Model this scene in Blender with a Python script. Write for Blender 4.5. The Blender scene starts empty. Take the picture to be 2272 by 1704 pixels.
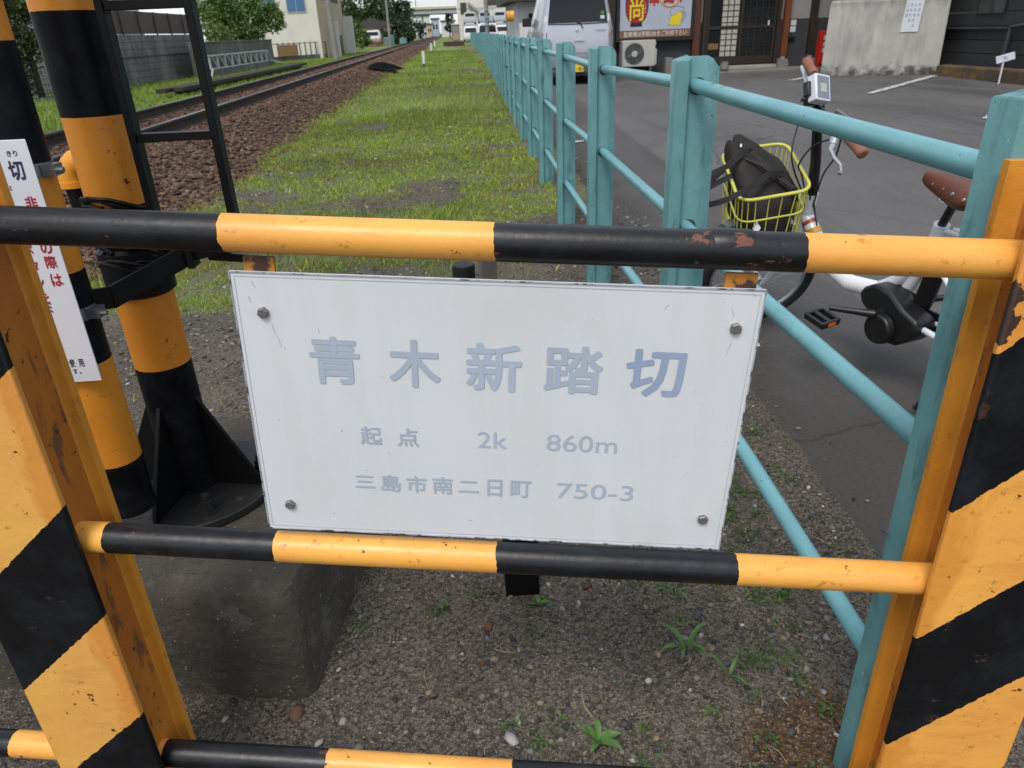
import bpy, math, random
import numpy as np
from mathutils import Vector, Matrix
random.seed(7); rng = np.random.default_rng(11)
scene = bpy.context.scene
COL = scene.collection
# ------------------------------------------------------------------ camera
RM = ((0.9962, -0.0678, 0.0542), (-0.0785, -0.4374, 0.8958), (-0.0370, -0.8967, -0.4411))
cam = bpy.data.cameras.new("camera"); camo = bpy.data.objects.new("camera", cam); COL.objects.link(camo)
_m = Matrix([[RM[i][0], -RM[i][1], -RM[i][2], 0] for i in range(3)] + [[0, 0, 0, 1]])
_m.translation = Vector((0, 0, 1.2)); camo.matrix_world = _m
cam.sensor_width = 36; cam.lens = 25.3135; cam.clip_start = .02; cam.clip_end = 3000
cam.dof.use_dof = True; cam.dof.focus_distance = .92; cam.dof.aperture_fstop = 15
scene.camera = camo
# ------------------------------------------------------------------ sky, sun, exposure
SUN_EL, SUN_AZ = math.radians(56), math.radians(205)      # azimuth clockwise from +Y
W = bpy.data.worlds.new("World"); scene.world = W; W.use_nodes = True
nt = W.node_tree; nt.nodes.clear()
out = nt.nodes.new("ShaderNodeOutputWorld"); mixs = nt.nodes.new("ShaderNodeMixShader")
sky = nt.nodes.new("ShaderNodeTexSky"); sky.sky_type = 'NISHITA'; sky.sun_disc = False
sky.sun_elevation = SUN_EL; sky.sun_rotation = SUN_AZ; sky.air_density = 1.0; sky.dust_density = 1.5
b1 = nt.nodes.new("ShaderNodeBackground"); b1.inputs[1].default_value = .11
b2 = nt.nodes.new("ShaderNodeBackground"); b2.inputs[0].default_value = (.87, .90, .95, 1); b2.inputs[1].default_value = .84
tc = nt.nodes.new("ShaderNodeTexCoord"); mp = nt.nodes.new("ShaderNodeMapping"); mp.inputs['Scale'].default_value = (1, 1, 2.2)
nz = nt.nodes.new("ShaderNodeTexNoise"); nz.inputs['Scale'].default_value = 2.6; nz.inputs['Detail'].default_value = 7
rp = nt.nodes.new("ShaderNodeValToRGB"); rp.color_ramp.elements[0].position = .34; rp.color_ramp.elements[1].position = .62
nt.links.new(tc.outputs['Generated'], mp.inputs[0]); nt.links.new(mp.outputs[0], nz.inputs['Vector'])
nt.links.new(nz.outputs['Fac'], rp.inputs[0]); nt.links.new(rp.outputs[0], mixs.inputs[0])
nt.links.new(sky.outputs[0], b1.inputs[0]); nt.links.new(b1.outputs[0], mixs.inputs[1]); nt.links.new(b2.outputs[0], mixs.inputs[2])
nt.links.new(mixs.outputs[0], out.inputs[0])
sl = bpy.data.lights.new("sun", 'SUN'); sl.energy = 1.5; sl.angle = math.radians(22); sl.color = (1, .95, .88)
so = bpy.data.objects.new("sun", sl); COL.objects.link(so)
_d = Vector((math.sin(SUN_AZ) * math.cos(SUN_EL), math.cos(SUN_AZ) * math.cos(SUN_EL), math.sin(SUN_EL)))
so.rotation_euler = _d.to_track_quat('Z', 'Y').to_euler()
scene.view_settings.view_transform = 'Standard'; scene.view_settings.look = 'None'
scene.view_settings.exposure = 0.60; scene.view_settings.gamma = 1
# ------------------------------------------------------------------ helpers
def srgb(r, g, b):
    return tuple(((c / 255 + .055) / 1.055) ** 2.4 if c > 10 else c / 255 / 12.92 for c in (r, g, b))
class MB:
    def __init__(s): s.v = []; s.f = []; s.m = []
    def add(s, vs, fs, mi=0):
        o = len(s.v); s.v += [tuple(v) for v in vs]; s.f += [tuple(i + o for i in f) for f in fs]; s.m += [mi] * len(fs); return s
    def box(s, c, d, R=None, mi=0):
        x, y, z = d[0] / 2, d[1] / 2, d[2] / 2
        vs = [Vector(p) for p in ((-x, -y, -z), (x, -y, -z), (x, y, -z), (-x, y, -z), (-x, -y, z), (x, -y, z), (x, y, z), (-x, y, z))]
        if R is not None: vs = [R @ v for v in vs]
        c = Vector(c)
        return s.add([v + c for v in vs], [(0, 3, 2, 1), (4, 5, 6, 7), (0, 1, 5, 4), (1, 2, 6, 5), (2, 3, 7, 6), (3, 0, 4, 7)], mi)
    def bb(s, x0, x1, y0, y1, z0, z1, mi=0):
        return s.box(((x0 + x1) / 2, (y0 + y1) / 2, (z0 + z1) / 2), (abs(x1 - x0), abs(y1 - y0), abs(z1 - z0)), None, mi)
    def rings(s, rings, closed=True, caps=True, mi=0):
        n = len(rings[0]); o = len(s.v)
        for r in rings: s.v += [tuple(p) for p in r]
        k = n if closed else n - 1
        for a in range(len(rings) - 1):
            for j in range(k):
                s.f.append((o + a * n + j, o + a * n + (j + 1) % n, o + (a + 1) * n + (j + 1) % n, o + (a + 1) * n + j)); s.m.append(mi)
        if caps:
            s.f.append(tuple(o + j for j in reversed(range(n)))); s.m.append(mi)
            s.f.append(tuple(o + (len(rings) - 1) * n + j for j in range(n))); s.m.append(mi)
        return s
    def tube(s, pts, r, n=8, mi=0, caps=True, closed=False):
        pts = [Vector(p) for p in pts]; N = len(pts); rs = r if isinstance(r, (list, tuple)) else [r] * N
        t0 = (pts[1] - pts[0]).normalized(); up = Vector((0, 0, 1)) if abs(t0.z) < .9 else Vector((1, 0, 0))
        u = t0.cross(up).normalized(); R = []
        for i in range(N):
            if closed: t = (pts[(i + 1) % N] - pts[i - 1]).normalized()
            else: t = (pts[min(i + 1, N - 1)] - pts[max(i - 1, 0)]).normalized()
            u = (u - t * u.dot(t)).normalized(); w = t.cross(u)
            R.append([pts[i] + (u * math.cos(2 * math.pi * j / n) + w * math.sin(2 * math.pi * j / n)) * rs[i] for j in range(n)])
        if closed: R.append(R[0]); caps = False
        return s.rings(R, True, caps, mi)
    def cyl(s, p0, p1, r0, r1=None, n=20, mi=0, caps=True):
        return s.tube([p0, p1], [r0, r0 if r1 is None else r1], n, mi, caps)
    def prism(s, poly, o, u, v, w, mi=0):     # polygon (a,b) in plane o+a*u+b*v extruded along w
        o, u, v, w = Vector(o), Vector(u), Vector(v), Vector(w); n = len(poly)
        a = [o + u * p[0] + v * p[1] for p in poly]; b = [p + w for p in a]
        return s.add(a + b, [tuple(reversed(range(n))), tuple(range(n, 2 * n))] + [(i, (i + 1) % n, n + (i + 1) % n, n + i) for i in range(n)], mi)
    def poly(s, pts, mi=0): return s.add(pts, [tuple(range(len(pts)))], mi)
    def build(s, name, mats, parent=None, smooth=30, bevel=0, subd=0, world=True):
        me = bpy.data.meshes.new(name)
        off = Vector((0, 0, 0))
        if parent is not None and world:
            M = wm(parent).inverted(); vs = [tuple(M @ Vector(v)) for v in s.v]
        else: vs = s.v
        me.from_pydata(vs, [], s.f); me.update()
        for m in (mats if isinstance(mats, (list, tuple)) else [mats]): me.materials.append(m)
        me.polygons.foreach_set('material_index', s.m)
        import bmesh
        bm = bmesh.new(); bm.from_mesh(me); bmesh.ops.recalc_face_normals(bm, faces=bm.faces); bm.to_mesh(me); bm.free()
        if smooth:
            me.polygons.foreach_set('use_smooth', [True] * len(me.polygons))
            try: me.set_sharp_from_angle(angle=math.radians(smooth))
            except Exception: pass
        o = bpy.data.objects.new(name, me); COL.objects.link(o)
        if parent is not None: o.parent = parent
        if bevel:
            md = o.modifiers.new("bevel", 'BEVEL'); md.width = bevel; md.segments = 2; md.limit_method = 'ANGLE'; md.angle_limit = math.radians(35)
        if subd:
            md = o.modifiers.new("subsurf", 'SUBSURF'); md.levels = subd; md.render_levels = subd
        return o
def wm(o):
    m = Matrix.Translation(o.location) @ o.rotation_euler.to_matrix().to_4x4()
    return wm(o.parent) @ m if o.parent else m
def tag(o, label=None, cat=None, group=None, kind=None):
    if label: o['label'] = label
    if cat: o['category'] = cat
    if group: o['group'] = group
    if kind: o['kind'] = kind
    return o
def thing(name, label, cat, loc=(0, 0, 0), rotz=0, group=None):
    o = bpy.data.objects.new(name, None); COL.objects.link(o); o.location = loc; o.rotation_euler = (0, 0, rotz)
    o.empty_display_size = .1
    return tag(o, label, cat, group)
def dup(root, loc, rotz=None, label=None, group=None):
    def cp(o, par):
        c = o.copy(); COL.objects.link(c)
        if par is not None: c.parent = par
        for ch in list(o.children): cp(ch, c)
        return c
    r = cp(root, None); r.location = loc
    if rotz is not None: r.rotation_euler = (0, 0, rotz)
    if label: r['label'] = label
    if group: r['group'] = group
    return r
def text(body, size, mat, name, parent, o, u, v, bold=0.0, center=False, bbox=None, n_off=.0006, layer=.00003):
    """lettering as flat mesh at o + u*a + v*b (world axes u,v), optionally fitted into bbox (a0,b0,a1,b1)"""
    c = bpy.data.curves.new("lettering", "FONT"); c.body = body; c.size = 1; c.resolution_u = 4
    t = bpy.data.objects.new("lettering", c); COL.objects.link(t); bpy.context.view_layer.update()
    me0 = bpy.data.meshes.new_from_object(t.evaluated_get(bpy.context.evaluated_depsgraph_get()))
    vs = [(p.co.x, p.co.y) for p in me0.vertices]; fs = [tuple(f.vertices) for f in me0.polygons]
    bpy.data.objects.remove(t); bpy.data.curves.remove(c); bpy.data.meshes.remove(me0)
    x0, x1 = min(p[0] for p in vs), max(p[0] for p in vs); y0, y1 = min(p[1] for p in vs), max(p[1] for p in vs)
    o, u, v = Vector(o), Vector(u), Vector(v); n = u.cross(v).normalized()
    if bbox: f = lambda p: (bbox[0] + (p[0] - x0) / (x1 - x0) * (bbox[2] - bbox[0]), bbox[1] + (p[1] - y0) / (y1 - y0) * (bbox[3] - bbox[1]))
    else: f = lambda p: ((p[0] - ((x0 + x1) / 2 if center else 0)) * size, p[1] * size)
    m = MB(); dirs = [(0, 0)] + ([(math.cos(k * math.pi / 4), math.sin(k * math.pi / 4)) for k in range(8)] if bold else [])
    vs0 = vs; x0 -= bold; x1 += bold; y0 -= bold; y1 += bold
    for k, (dx_, dy_) in enumerate(dirs):      # heavier stroke: the same glyph laid down again, slightly shifted
        m.add([o + u * a + v * b + n * (n_off + k * layer) for a, b in (f((p[0] + dx_ * bold, p[1] + dy_ * bold)) for p in vs0)], fs)
    return m.build(name, mat, parent, smooth=0)
# ---- materials
def newmat(name):
    m = bpy.data.materials.new(name); m.use_nodes = True; n = m.node_tree; n.nodes.clear()
    o = n.nodes.new("ShaderNodeOutputMaterial"); p = n.nodes.new("ShaderNodeBsdfPrincipled"); n.links.new(p.outputs[0], o.inputs[0])
    return m, n, p
def coords(n, stretch=(1, 1, 1), rnd=True):
    tc = n.nodes.new("ShaderNodeTexCoord"); mp = n.nodes.new("ShaderNodeMapping"); mp.inputs['Scale'].default_value = stretch
    n.links.new(tc.outputs['Object'], mp.inputs[0])
    if rnd:
        oi = n.nodes.new("ShaderNodeObjectInfo"); mu = n.nodes.new("ShaderNodeMath"); mu.operation = 'MULTIPLY'; mu.inputs[1].default_value = 31
        n.links.new(oi.outputs['Random'], mu.inputs[0]); n.links.new(mu.outputs[0], mp.inputs['Location'])
    return mp.outputs[0]
def noise(n, vec, scale, detail=4, rough=.55, dist=0):
    t = n.nodes.new("ShaderNodeTexNoise"); t.inputs['Scale'].default_value = scale; t.inputs['Detail'].default_value = detail
    t.inputs['Roughness'].default_value = rough; t.inputs['Distortion'].default_value = dist
    n.links.new(vec, t.inputs['Vector']); return t.outputs['Fac']
def ramp(n, fac, lo, hi):
    r = n.nodes.new("ShaderNodeMapRange"); r.inputs[1].default_value = lo; r.inputs[2].default_value = hi; r.clamp = True
    n.links.new(fac, r.inputs[0]); return r.outputs[0]
def mixc(n, fac, a, b, mode='MIX'):
    x = n.nodes.new("ShaderNodeMix"); x.data_type = 'RGBA'; x.blend_type = mode
    for val, i in ((fac, 0), (a, 6), (b, 7)):
        if isinstance(val, (int, float)): x.inputs[i].default_value = val
        elif isinstance(val, tuple): x.inputs[i].default_value = (*val[:3], 1)
        else: n.links.new(val, x.inputs[i])
    return x.outputs[2]
def bumpn(n, p, h, strength, dist, prev=None):
    b = n.nodes.new("ShaderNodeBump"); b.inputs['Strength'].default_value = strength; b.inputs['Distance'].default_value = dist
    n.links.new(h, b.inputs['Height'])
    if prev is not None: n.links.new(prev, b.inputs['Normal'])
    n.links.new(b.outputs[0], p.inputs['Normal']); return b.outputs[0]
def mk(name, col, rough=.55, var=.12, vs=6, bump=0, bs=60, bd=.001, layers=(), metal=0, spec=.5, coat=0, stretch=(1, 1, 1), base=None, rnd=True, rvar=.08, chips=()):
    m, n, p = newmat(name); vec = coords(n, stretch, rnd)
    c = col
    if base: c = base(n, vec)
    nf = noise(n, vec, vs, 5)
    v = ramp(n, nf, .25, .75)
    dark = mixc(n, 1.0, c, (1 - var * 1.6,) * 3, 'MULTIPLY')
    c = mixc(n, v, dark, c)
    for L in layers:
        lv = coords(n, L.get('stretch', (1, 1, 1)), rnd)
        f = ramp(n, noise(n, lv, L['s'], L.get('d', 5), L.get('r', .6), L.get('w', 0)), L['lo'], L['hi'])
        if 'a' in L:
            mu = n.nodes.new("ShaderNodeMath"); mu.operation = 'MULTIPLY'; mu.inputs[1].default_value = L['a']; n.links.new(f, mu.inputs[0]); f = mu.outputs[0]
        c = mixc(n, f, c, L['c'])
    for (px_, py_, pz_, pr_, pc_) in chips:
        tq = n.nodes.new("ShaderNodeTexCoord"); dv = n.nodes.new("ShaderNodeVectorMath"); dv.operation = 'DISTANCE'; dv.inputs[1].default_value = (px_, py_, pz_); n.links.new(tq.outputs['Object'], dv.inputs[0])
        c = mixc(n, ramp(n, math2(n, 'SUBTRACT', noise(n, vec, 55, 5, .65), math2(n, 'MULTIPLY', dv.outputs['Value'], .30 / pr_)), .26, .31), c, pc_)
    n.links.new(c, p.inputs['Base Color'])
    rr = n.nodes.new("ShaderNodeMapRange"); rr.inputs[3].default_value = max(.02, rough - rvar); rr.inputs[4].default_value = min(1, rough + rvar)
    n.links.new(noise(n, vec, vs * 2.3, 3), rr.inputs[0]); n.links.new(rr.outputs[0], p.inputs['Roughness'])
    p.inputs['Metallic'].default_value = metal; p.inputs['Specular IOR Level'].default_value = spec; p.inputs['Coat Weight'].default_value = coat
    if bump:
        bumpn(n, p, noise(n, vec, bs, 4), bump, bd)
    return m
def vcol_mat(name, rough=.85, sub=0, bump=0, bs=80, bd=.002, spec=.3, trans=0):
    m, n, p = newmat(name); a = n.nodes.new("ShaderNodeAttribute"); a.attribute_name = 'col'
    n.links.new(a.outputs['Color'], p.inputs['Base Color']); p.inputs['Roughness'].default_value = rough; p.inputs['Specular IOR Level'].default_value = spec
    if bump:
        tc = n.nodes.new("ShaderNodeTexCoord"); bumpn(n, p, noise(n, tc.outputs['Object'], bs, 4), bump, bd)
    if trans:
        t = n.nodes.new("ShaderNodeBsdfTranslucent"); n.links.new(a.outputs['Color'], t.inputs[0]); x = n.nodes.new("ShaderNodeMixShader"); x.inputs[0].default_value = trans
        o = [q for q in n.nodes if q.type == 'OUTPUT_MATERIAL'][0]
        n.links.new(p.outputs[0], x.inputs[1]); n.links.new(t.outputs[0], x.inputs[2]); n.links.new(x.outputs[0], o.inputs[0])
    return m
def math2(n, op, a, b=0.):
    x = n.nodes.new("ShaderNodeMath"); x.operation = op
    for i, q in enumerate((a, b)):
        if isinstance(q, (int, float)): x.inputs[i].default_value = q
        else: n.links.new(q, x.inputs[i])
    return x.outputs[0]
YEL = (.84, .41, .075); BLK = (.0035, .0038, .005)
def stripe(name, axis, bounds, first_black, jag=.0025, yel=YEL, blk=BLK, rust=.5, period=None, bump=.5, rough=.42, bs=130, spk=.28, rz=None, chips=(), edge=None, wear=1.0):
    """paint bands along an object-space axis: colours swap at each bound (or with a period)"""
    m, n, p = newmat(name); vec = coords(n)
    tc = n.nodes.new("ShaderNodeTexCoord"); dp = n.nodes.new("ShaderNodeVectorMath"); dp.operation = 'DOT_PRODUCT'; dp.inputs[1].default_value = axis
    n.links.new(tc.outputs['Object'], dp.inputs[0])
    t = math2(n, 'ADD', dp.outputs['Value'], math2(n, 'MULTIPLY', math2(n, 'SUBTRACT', noise(n, vec, 90, 3), .5), jag * 2))
    if period:
        q = math2(n, 'FRACT', math2(n, 'DIVIDE', math2(n, 'SUBTRACT', t, period[0]), period[1]))
        f = math2(n, 'LESS_THAN', q, period[2])      # 1 = black
    else:
        f = 1.0 if first_black else 0.0
        for b in bounds:
            g = math2(n, 'GREATER_THAN', t, b)
            f = math2(n, 'ABSOLUTE', math2(n, 'SUBTRACT', f, g))
    big = noise(n, vec, 5, 4); fine = noise(n, vec, 55, 5, .65)
    y2 = mixc(n, ramp(n, big, .35, .7), yel, (yel[0] * .90, yel[1] * .80, yel[2] * .9))
    st = coords(n, (.25, 1, 1)) if axis[0] else coords(n, (1, 1, .25))
    y2 = mixc(n, math2(n, 'MULTIPLY', ramp(n, noise(n, st, 30, 5, .65), .56, .72), .45 * wear), y2, (yel[0] * .62, yel[1] * .50, yel[2] * .6))
    y2 = mixc(n, math2(n, 'MULTIPLY', ramp(n, fine, .61, .68), .55 * wear), y2, (.34, .12, .02))
    y2 = mixc(n, math2(n, 'MULTIPLY', ramp(n, noise(n, vec, 33, 6, .7), .655, .67), wear), y2, (.06, .025, .015))
    if edge:
        sx = n.nodes.new("ShaderNodeSeparateXYZ"); n.links.new(tc.outputs['Object'], sx.inputs[0])
        de = math2(n, 'ABSOLUTE', math2(n, 'SUBTRACT', sx.outputs[0], edge[0]))
        fe = ramp(n, math2(n, 'SUBTRACT', noise(n, coords(n, (1, 1, .3)), 22, 5, .6), math2(n, 'MULTIPLY', de, edge[1])), .18, .32)
        y2 = mixc(n, math2(n, 'MULTIPLY', fe, .5), y2, (.55, .17, .014))
    k2 = mixc(n, ramp(n, noise(n, vec, 14, 6, .65), .45, .75), blk, (.013, .015, .020))
    rn = noise(n, coords(n, (.55, 1, 1)), 34, 6, .75)
    if rz:
        bell = n.nodes.new("ShaderNodeMapRange"); bell.interpolation_type = 'SMOOTHSTEP'; bell.inputs[1].default_value = rz[1]; bell.inputs[2].default_value = 0; bell.inputs[3].default_value = 0; bell.inputs[4].default_value = rz[2]
        n.links.new(math2(n, 'ABSOLUTE', math2(n, 'SUBTRACT', dp.outputs['Value'], rz[0])), bell.inputs[0]); rn = math2(n, 'ADD', rn, bell.outputs[0])
    k2 = mixc(n, math2(n, 'MULTIPLY', ramp(n, rn, .645, .67), rust), k2, (.15, .055, .035))
    c = mixc(n, f, y2, k2)
    for (px_, py_, pz_, pr_) in chips:
        dv = n.nodes.new("ShaderNodeVectorMath"); dv.operation = 'DISTANCE'; dv.inputs[1].default_value = (px_, py_, pz_); sv = n.nodes.new("ShaderNodeVectorMath"); sv.operation = 'MULTIPLY'; sv.inputs[1].default_value = (1, 1, .45)
        dv.inputs[1].default_value = (px_, py_, pz_ * .45); n.links.new(tc.outputs['Object'], sv.inputs[0]); n.links.new(sv.outputs[0], dv.inputs[0])
        c = mixc(n, ramp(n, math2(n, 'SUBTRACT', noise(n, vec, 40, 5, .65), math2(n, 'MULTIPLY', dv.outputs['Value'], .34 / pr_)), .28, .31), c, (.045, .022, .016))
    n.links.new(c, p.inputs['Base Color'])
    sk = n.nodes.new("ShaderNodeMapRange"); sk.inputs[3].default_value = .5; sk.inputs[4].default_value = spk
    n.links.new(f, sk.inputs[0]); n.links.new(sk.outputs[0], p.inputs['Specular IOR Level'])
    rg = n.nodes.new("ShaderNodeMapRange"); rg.inputs[3].default_value = rough - .12; rg.inputs[4].default_value = rough + .2
    n.links.new(noise(n, vec, 18, 5), rg.inputs[0]); n.links.new(rg.outputs[0], p.inputs['Roughness'])
    b = bumpn(n, p, noise(n, vec, bs, 3), bump * .5, .0012)
    bumpn(n, p, noise(n, vec, 38, 4), bump * .5, .002, b)
    return m
def rust_yel(name, amt=.5):
    return mk(name, (.74, .31, .03), .55, .22, 7, .5, 110, .0015, layers=[
        dict(s=9, lo=.44, hi=.72, c=(.42, .13, .012), a=amt, stretch=(1, 1, .45)), dict(s=34, lo=.60, hi=.68, c=(.10, .055, .03), a=amt * 1.0, stretch=(1, 1, .6)),
        dict(s=70, lo=.70, hi=.73, c=(.03, .022, .015))])
M = {}
M['yellow_rusty'] = rust_yel('yellow_rusty', .35)
M['yellow_web'] = mk('yellow_web', (.56, .20, .016), .6, .25, 6, .6, 110, .002, layers=[dict(s=7, lo=.40, hi=.66, c=(.36, .105, .010), a=.9, stretch=(1, 1, .35)), dict(s=24, lo=.57, hi=.66, c=(.10, .05, .025), a=.8, stretch=(1.5, 1.5, .5)), dict(s=60, lo=.66, hi=.69, c=(.025, .018, .012))])  # darker than the flange: recess shade put into the colour, plus rust and dirt
M['yellow_clean'] = mk('yellow_clean', (.76, .31, .022), .45, .08, 5, .15, 70, .001)
M['rust_tab'] = mk('rust_tab', (.58, .23, .03), .7, .3, 20, .5, 120, .001, layers=[dict(s=32, lo=.47, hi=.54, c=(.055, .024, .015))])
M['black_paint'] = mk('black_paint', (.0045, .0048, .0055), .45, .3, 8, .15, 60, .001, layers=[dict(s=20, lo=.6, hi=.8, c=(.014, .015, .016), a=.4)], spec=.22)
M['black_dusty'] = mk('black_dusty', (.008, .008, .008), .6, .3, 12, .2, 90, .001, layers=[dict(s=16, lo=.5, hi=.8, c=(.035, .032, .028), a=.6)])
M['board'] = mk('board', (.66, .68, .70), .38, .05, 5, 0, layers=[dict(s=9, lo=.50, hi=.80, c=(.58, .58, .55), a=.35, stretch=(3, 1, .22)), dict(s=7, lo=.58, hi=.85, c=(.50, .50, .46), a=.5, stretch=(1, 1, .5)), dict(s=160, lo=.745, hi=.76, c=(.12, .11, .1), d=2)])
M['board_edge'] = mk('board_edge', (.5, .52, .58), .5, .3, 40, layers=[dict(s=60, lo=.52, hi=.6, c=(.06, .055, .05))])
M['letter_blue'] = mk('letter_blue', (.40, .465, .565), .4, .06, 8)
M['letter_blue_dark'] = mk('letter_blue_dark', (.31, .385, .54), .4, .08, 20)
M['line_blue'] = mk('line_blue', (.45, .49, .56), .4, .1, 8)
M['black_matte'] = mk('black_matte', (.005, .005, .005), .95, .3, 4, .5, 12, .02, spec=.05)
M['grime'] = mk('grime', (.26, .25, .23), .8, .2, 30)
M['bolt'] = mk('bolt', (.27, .26, .25), .5, .3, 150, .3, 300, .0005, metal=.6)
M['teal'] = mk('teal', (.135, .315, .330), .45, .16, 9, .45, 75, .002, layers=[dict(s=6, lo=.5, hi=.8, c=(.088, .23, .24), a=.8, stretch=(1, 1, .3)), dict(s=50, lo=.69, hi=.73, c=(.03, .05, .04)), dict(s=26, lo=.545, hi=.69, c=(.055, .12, .11), a=.75, stretch=(1, 1, .25)), dict(s=60, lo=.69, hi=.71, c=(.26, .48, .48))])
M['teal_pipe'] = mk('teal_pipe', (.165, .39, .43), .34, .14, 8, .25, 60, .0015, layers=[dict(s=14, lo=.52, hi=.75, c=(.10, .28, .32), a=.5), dict(s=23, lo=.70, hi=.73, c=(.10, .07, .05)), dict(s=70, lo=.68, hi=.71, c=(.03, .05, .05))], chips=[(.111, 1.03, 1.062, .018, (.10, .055, .03)), (.108, .96, 1.06, .012, (.12, .09, .06))])
M['hole'] = mk('hole', (.03, .025, .02), .9)
M['black_rusty'] = mk('black_rusty', (.008, .008, .010), .55, .3, 12, .5, 120, .0015, layers=[dict(s=28, lo=.47, hi=.56, c=(.13, .05, .03))])
M['rust'] = mk('rust', (.12, .05, .03), .85, .3, 30, .5, 150, .001)
M['galv'] = mk('galv', (.26, .27, .28), .35, .2, 20, metal=.7)
M['plate_white'] = mk('plate_white', (.66, .68, .74), .32, .05, 5, layers=[dict(s=90, lo=.73, hi=.75, c=(.2, .2, .2))])
M['txt_black'] = mk('txt_black', (.02, .02, .035), .4)
M['txt_red'] = mk('txt_red', (.42, .02, .05), .4)
M['txt_navy'] = mk('txt_navy', (.03, .03, .10), .4)
M['concrete'] = mk('concrete', (.098, .084, .064), .92, .35, 9, .9, 60, .008, layers=[dict(s=130, lo=.50, hi=.72, c=(.030, .027, .022), a=.8), dict(s=4, lo=.42, hi=.62, c=(.042, .038, .030), a=.85), dict(s=11, lo=.58, hi=.66, c=(.13, .125, .11), a=.5), dict(s=120, lo=.665, hi=.69, c=(.34, .33, .30)), dict(s=40, lo=.72, hi=.735, c=(.5, .49, .46))])
def foot_stain(n, vec):
    tc = n.nodes.new("ShaderNodeTexCoord"); sx = n.nodes.new("ShaderNodeSeparateXYZ"); n.links.new(tc.outputs['Object'], sx.inputs[0])
    h = math2(n, 'ADD', sx.outputs[2], math2(n, 'MULTIPLY', math2(n, 'SUBTRACT', noise(n, vec, 4.5, 6, .6), .5), .75))
    c = mixc(n, ramp(n, h, .16, .30), (.085, .082, .070), (.50, .485, .445))
    h2 = math2(n, 'SUBTRACT', sx.outputs[2], math2(n, 'MULTIPLY', noise(n, coords(n, (5, 5, .5), False), 1.3, 5, .6), .55))
    return mixc(n, math2(n, 'MULTIPLY', ramp(n, h2, 1.02, 1.22), .65), c, (.12, .115, .105))
M['concrete_light'] = mk('concrete_light', (.46, .45, .41), .9, .25, 2.2, .4, 30, .006, base=foot_stain, rnd=False, layers=[dict(s=1.6, lo=.5, hi=.75, c=(.27, .265, .245), stretch=(2.5, 2.5, .35)), dict(s=40, lo=.68, hi=.72, c=(.14, .13, .12))])
M['concrete_old'] = mk('concrete_old', (.17, .165, .15), .95, .35, 1.5, .4, 20, .01, layers=[dict(s=1.2, lo=.45, hi=.7, c=(.07, .068, .06), stretch=(1, 1, .4)), dict(s=14, lo=.6, hi=.75, c=(.26, .25, .23), a=.6)])
M['wood_grey'] = mk('wood_grey', (.13, .12, .10), .9, .4, 20, .6, 60, .003, stretch=(1, 1, .15))
M['glass_dark'] = mk('glass_dark', (.015, .018, .02), .08, .2, 3, spec=.7)
# ------------------------------------------------------------------ numpy noise and cloud-of-faces meshes
_tab = rng.random((256, 256))
def vnoise(x, y, s):
    x = np.asarray(x, float) * s + 57.3; y = np.asarray(y, float) * s + 91.7
    xi = np.floor(x).astype(int); yi = np.floor(y).astype(int); fx = x - xi; fy = y - yi
    fx = fx * fx * (3 - 2 * fx); fy = fy * fy * (3 - 2 * fy)
    g = lambda a, b: _tab[a % 256, b % 256]
    return (g(xi, yi) * (1 - fx) + g(xi + 1, yi) * fx) * (1 - fy) + (g(xi, yi + 1) * (1 - fx) + g(xi + 1, yi + 1) * fx) * fy
def fbm(x, y, s, o=4):
    v = 0; a = .5; t = 0
    for i in range(o): v = v + a * vnoise(x, y, s * 2 ** i); t += a; a *= .55
    return v / t
def np_mesh(name, V, F, mat, col=None, parent=None, smooth=False):
    me = bpy.data.meshes.new(name); V = np.asarray(V, np.float32); F = np.asarray(F, np.int32); k = F.shape[1]
    if parent is not None: V = V - np.array(wm(parent).translation, np.float32)
    me.vertices.add(len(V)); me.vertices.foreach_set('co', V.ravel())
    me.loops.add(F.size); me.loops.foreach_set('vertex_index', F.ravel())
    me.polygons.add(len(F)); me.polygons.foreach_set('loop_start', np.arange(0, F.size, k, dtype=np.int32))
    me.update(calc_edges=True)
    if smooth: me.polygons.foreach_set('use_smooth', np.ones(len(F), bool))
    if col is not None:
        a = me.color_attributes.new('col', 'FLOAT_COLOR', 'POINT'); c = np.ones((len(V), 4), np.float32); c[:, :3] = col; a.data.foreach_set('color', c.ravel())
    me.materials.append(mat); o = bpy.data.objects.new(name, me); COL.objects.link(o)
    if parent is not None: o.parent = parent
    return o
_ph = (1 + 5 ** .5) / 2
ICO = np.array([(-1, _ph, 0), (1, _ph, 0), (-1, -_ph, 0), (1, -_ph, 0), (0, -1, _ph), (0, 1, _ph), (0, -1, -_ph), (0, 1, -_ph), (_ph, 0, -1), (_ph, 0, 1), (-_ph, 0, -1), (-_ph, 0, 1)]) / 1.9
ICF = np.array([(0, 11, 5), (0, 5, 1), (0, 1, 7), (0, 7, 10), (0, 10, 11), (1, 5, 9), (5, 11, 4), (11, 10, 2), (10, 7, 6), (7, 1, 8), (3, 9, 4), (3, 4, 2), (3, 2, 6), (3, 6, 8), (3, 8, 9), (4, 9, 5), (2, 4, 11), (6, 2, 10), (8, 6, 7), (9, 8, 1)])
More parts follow.
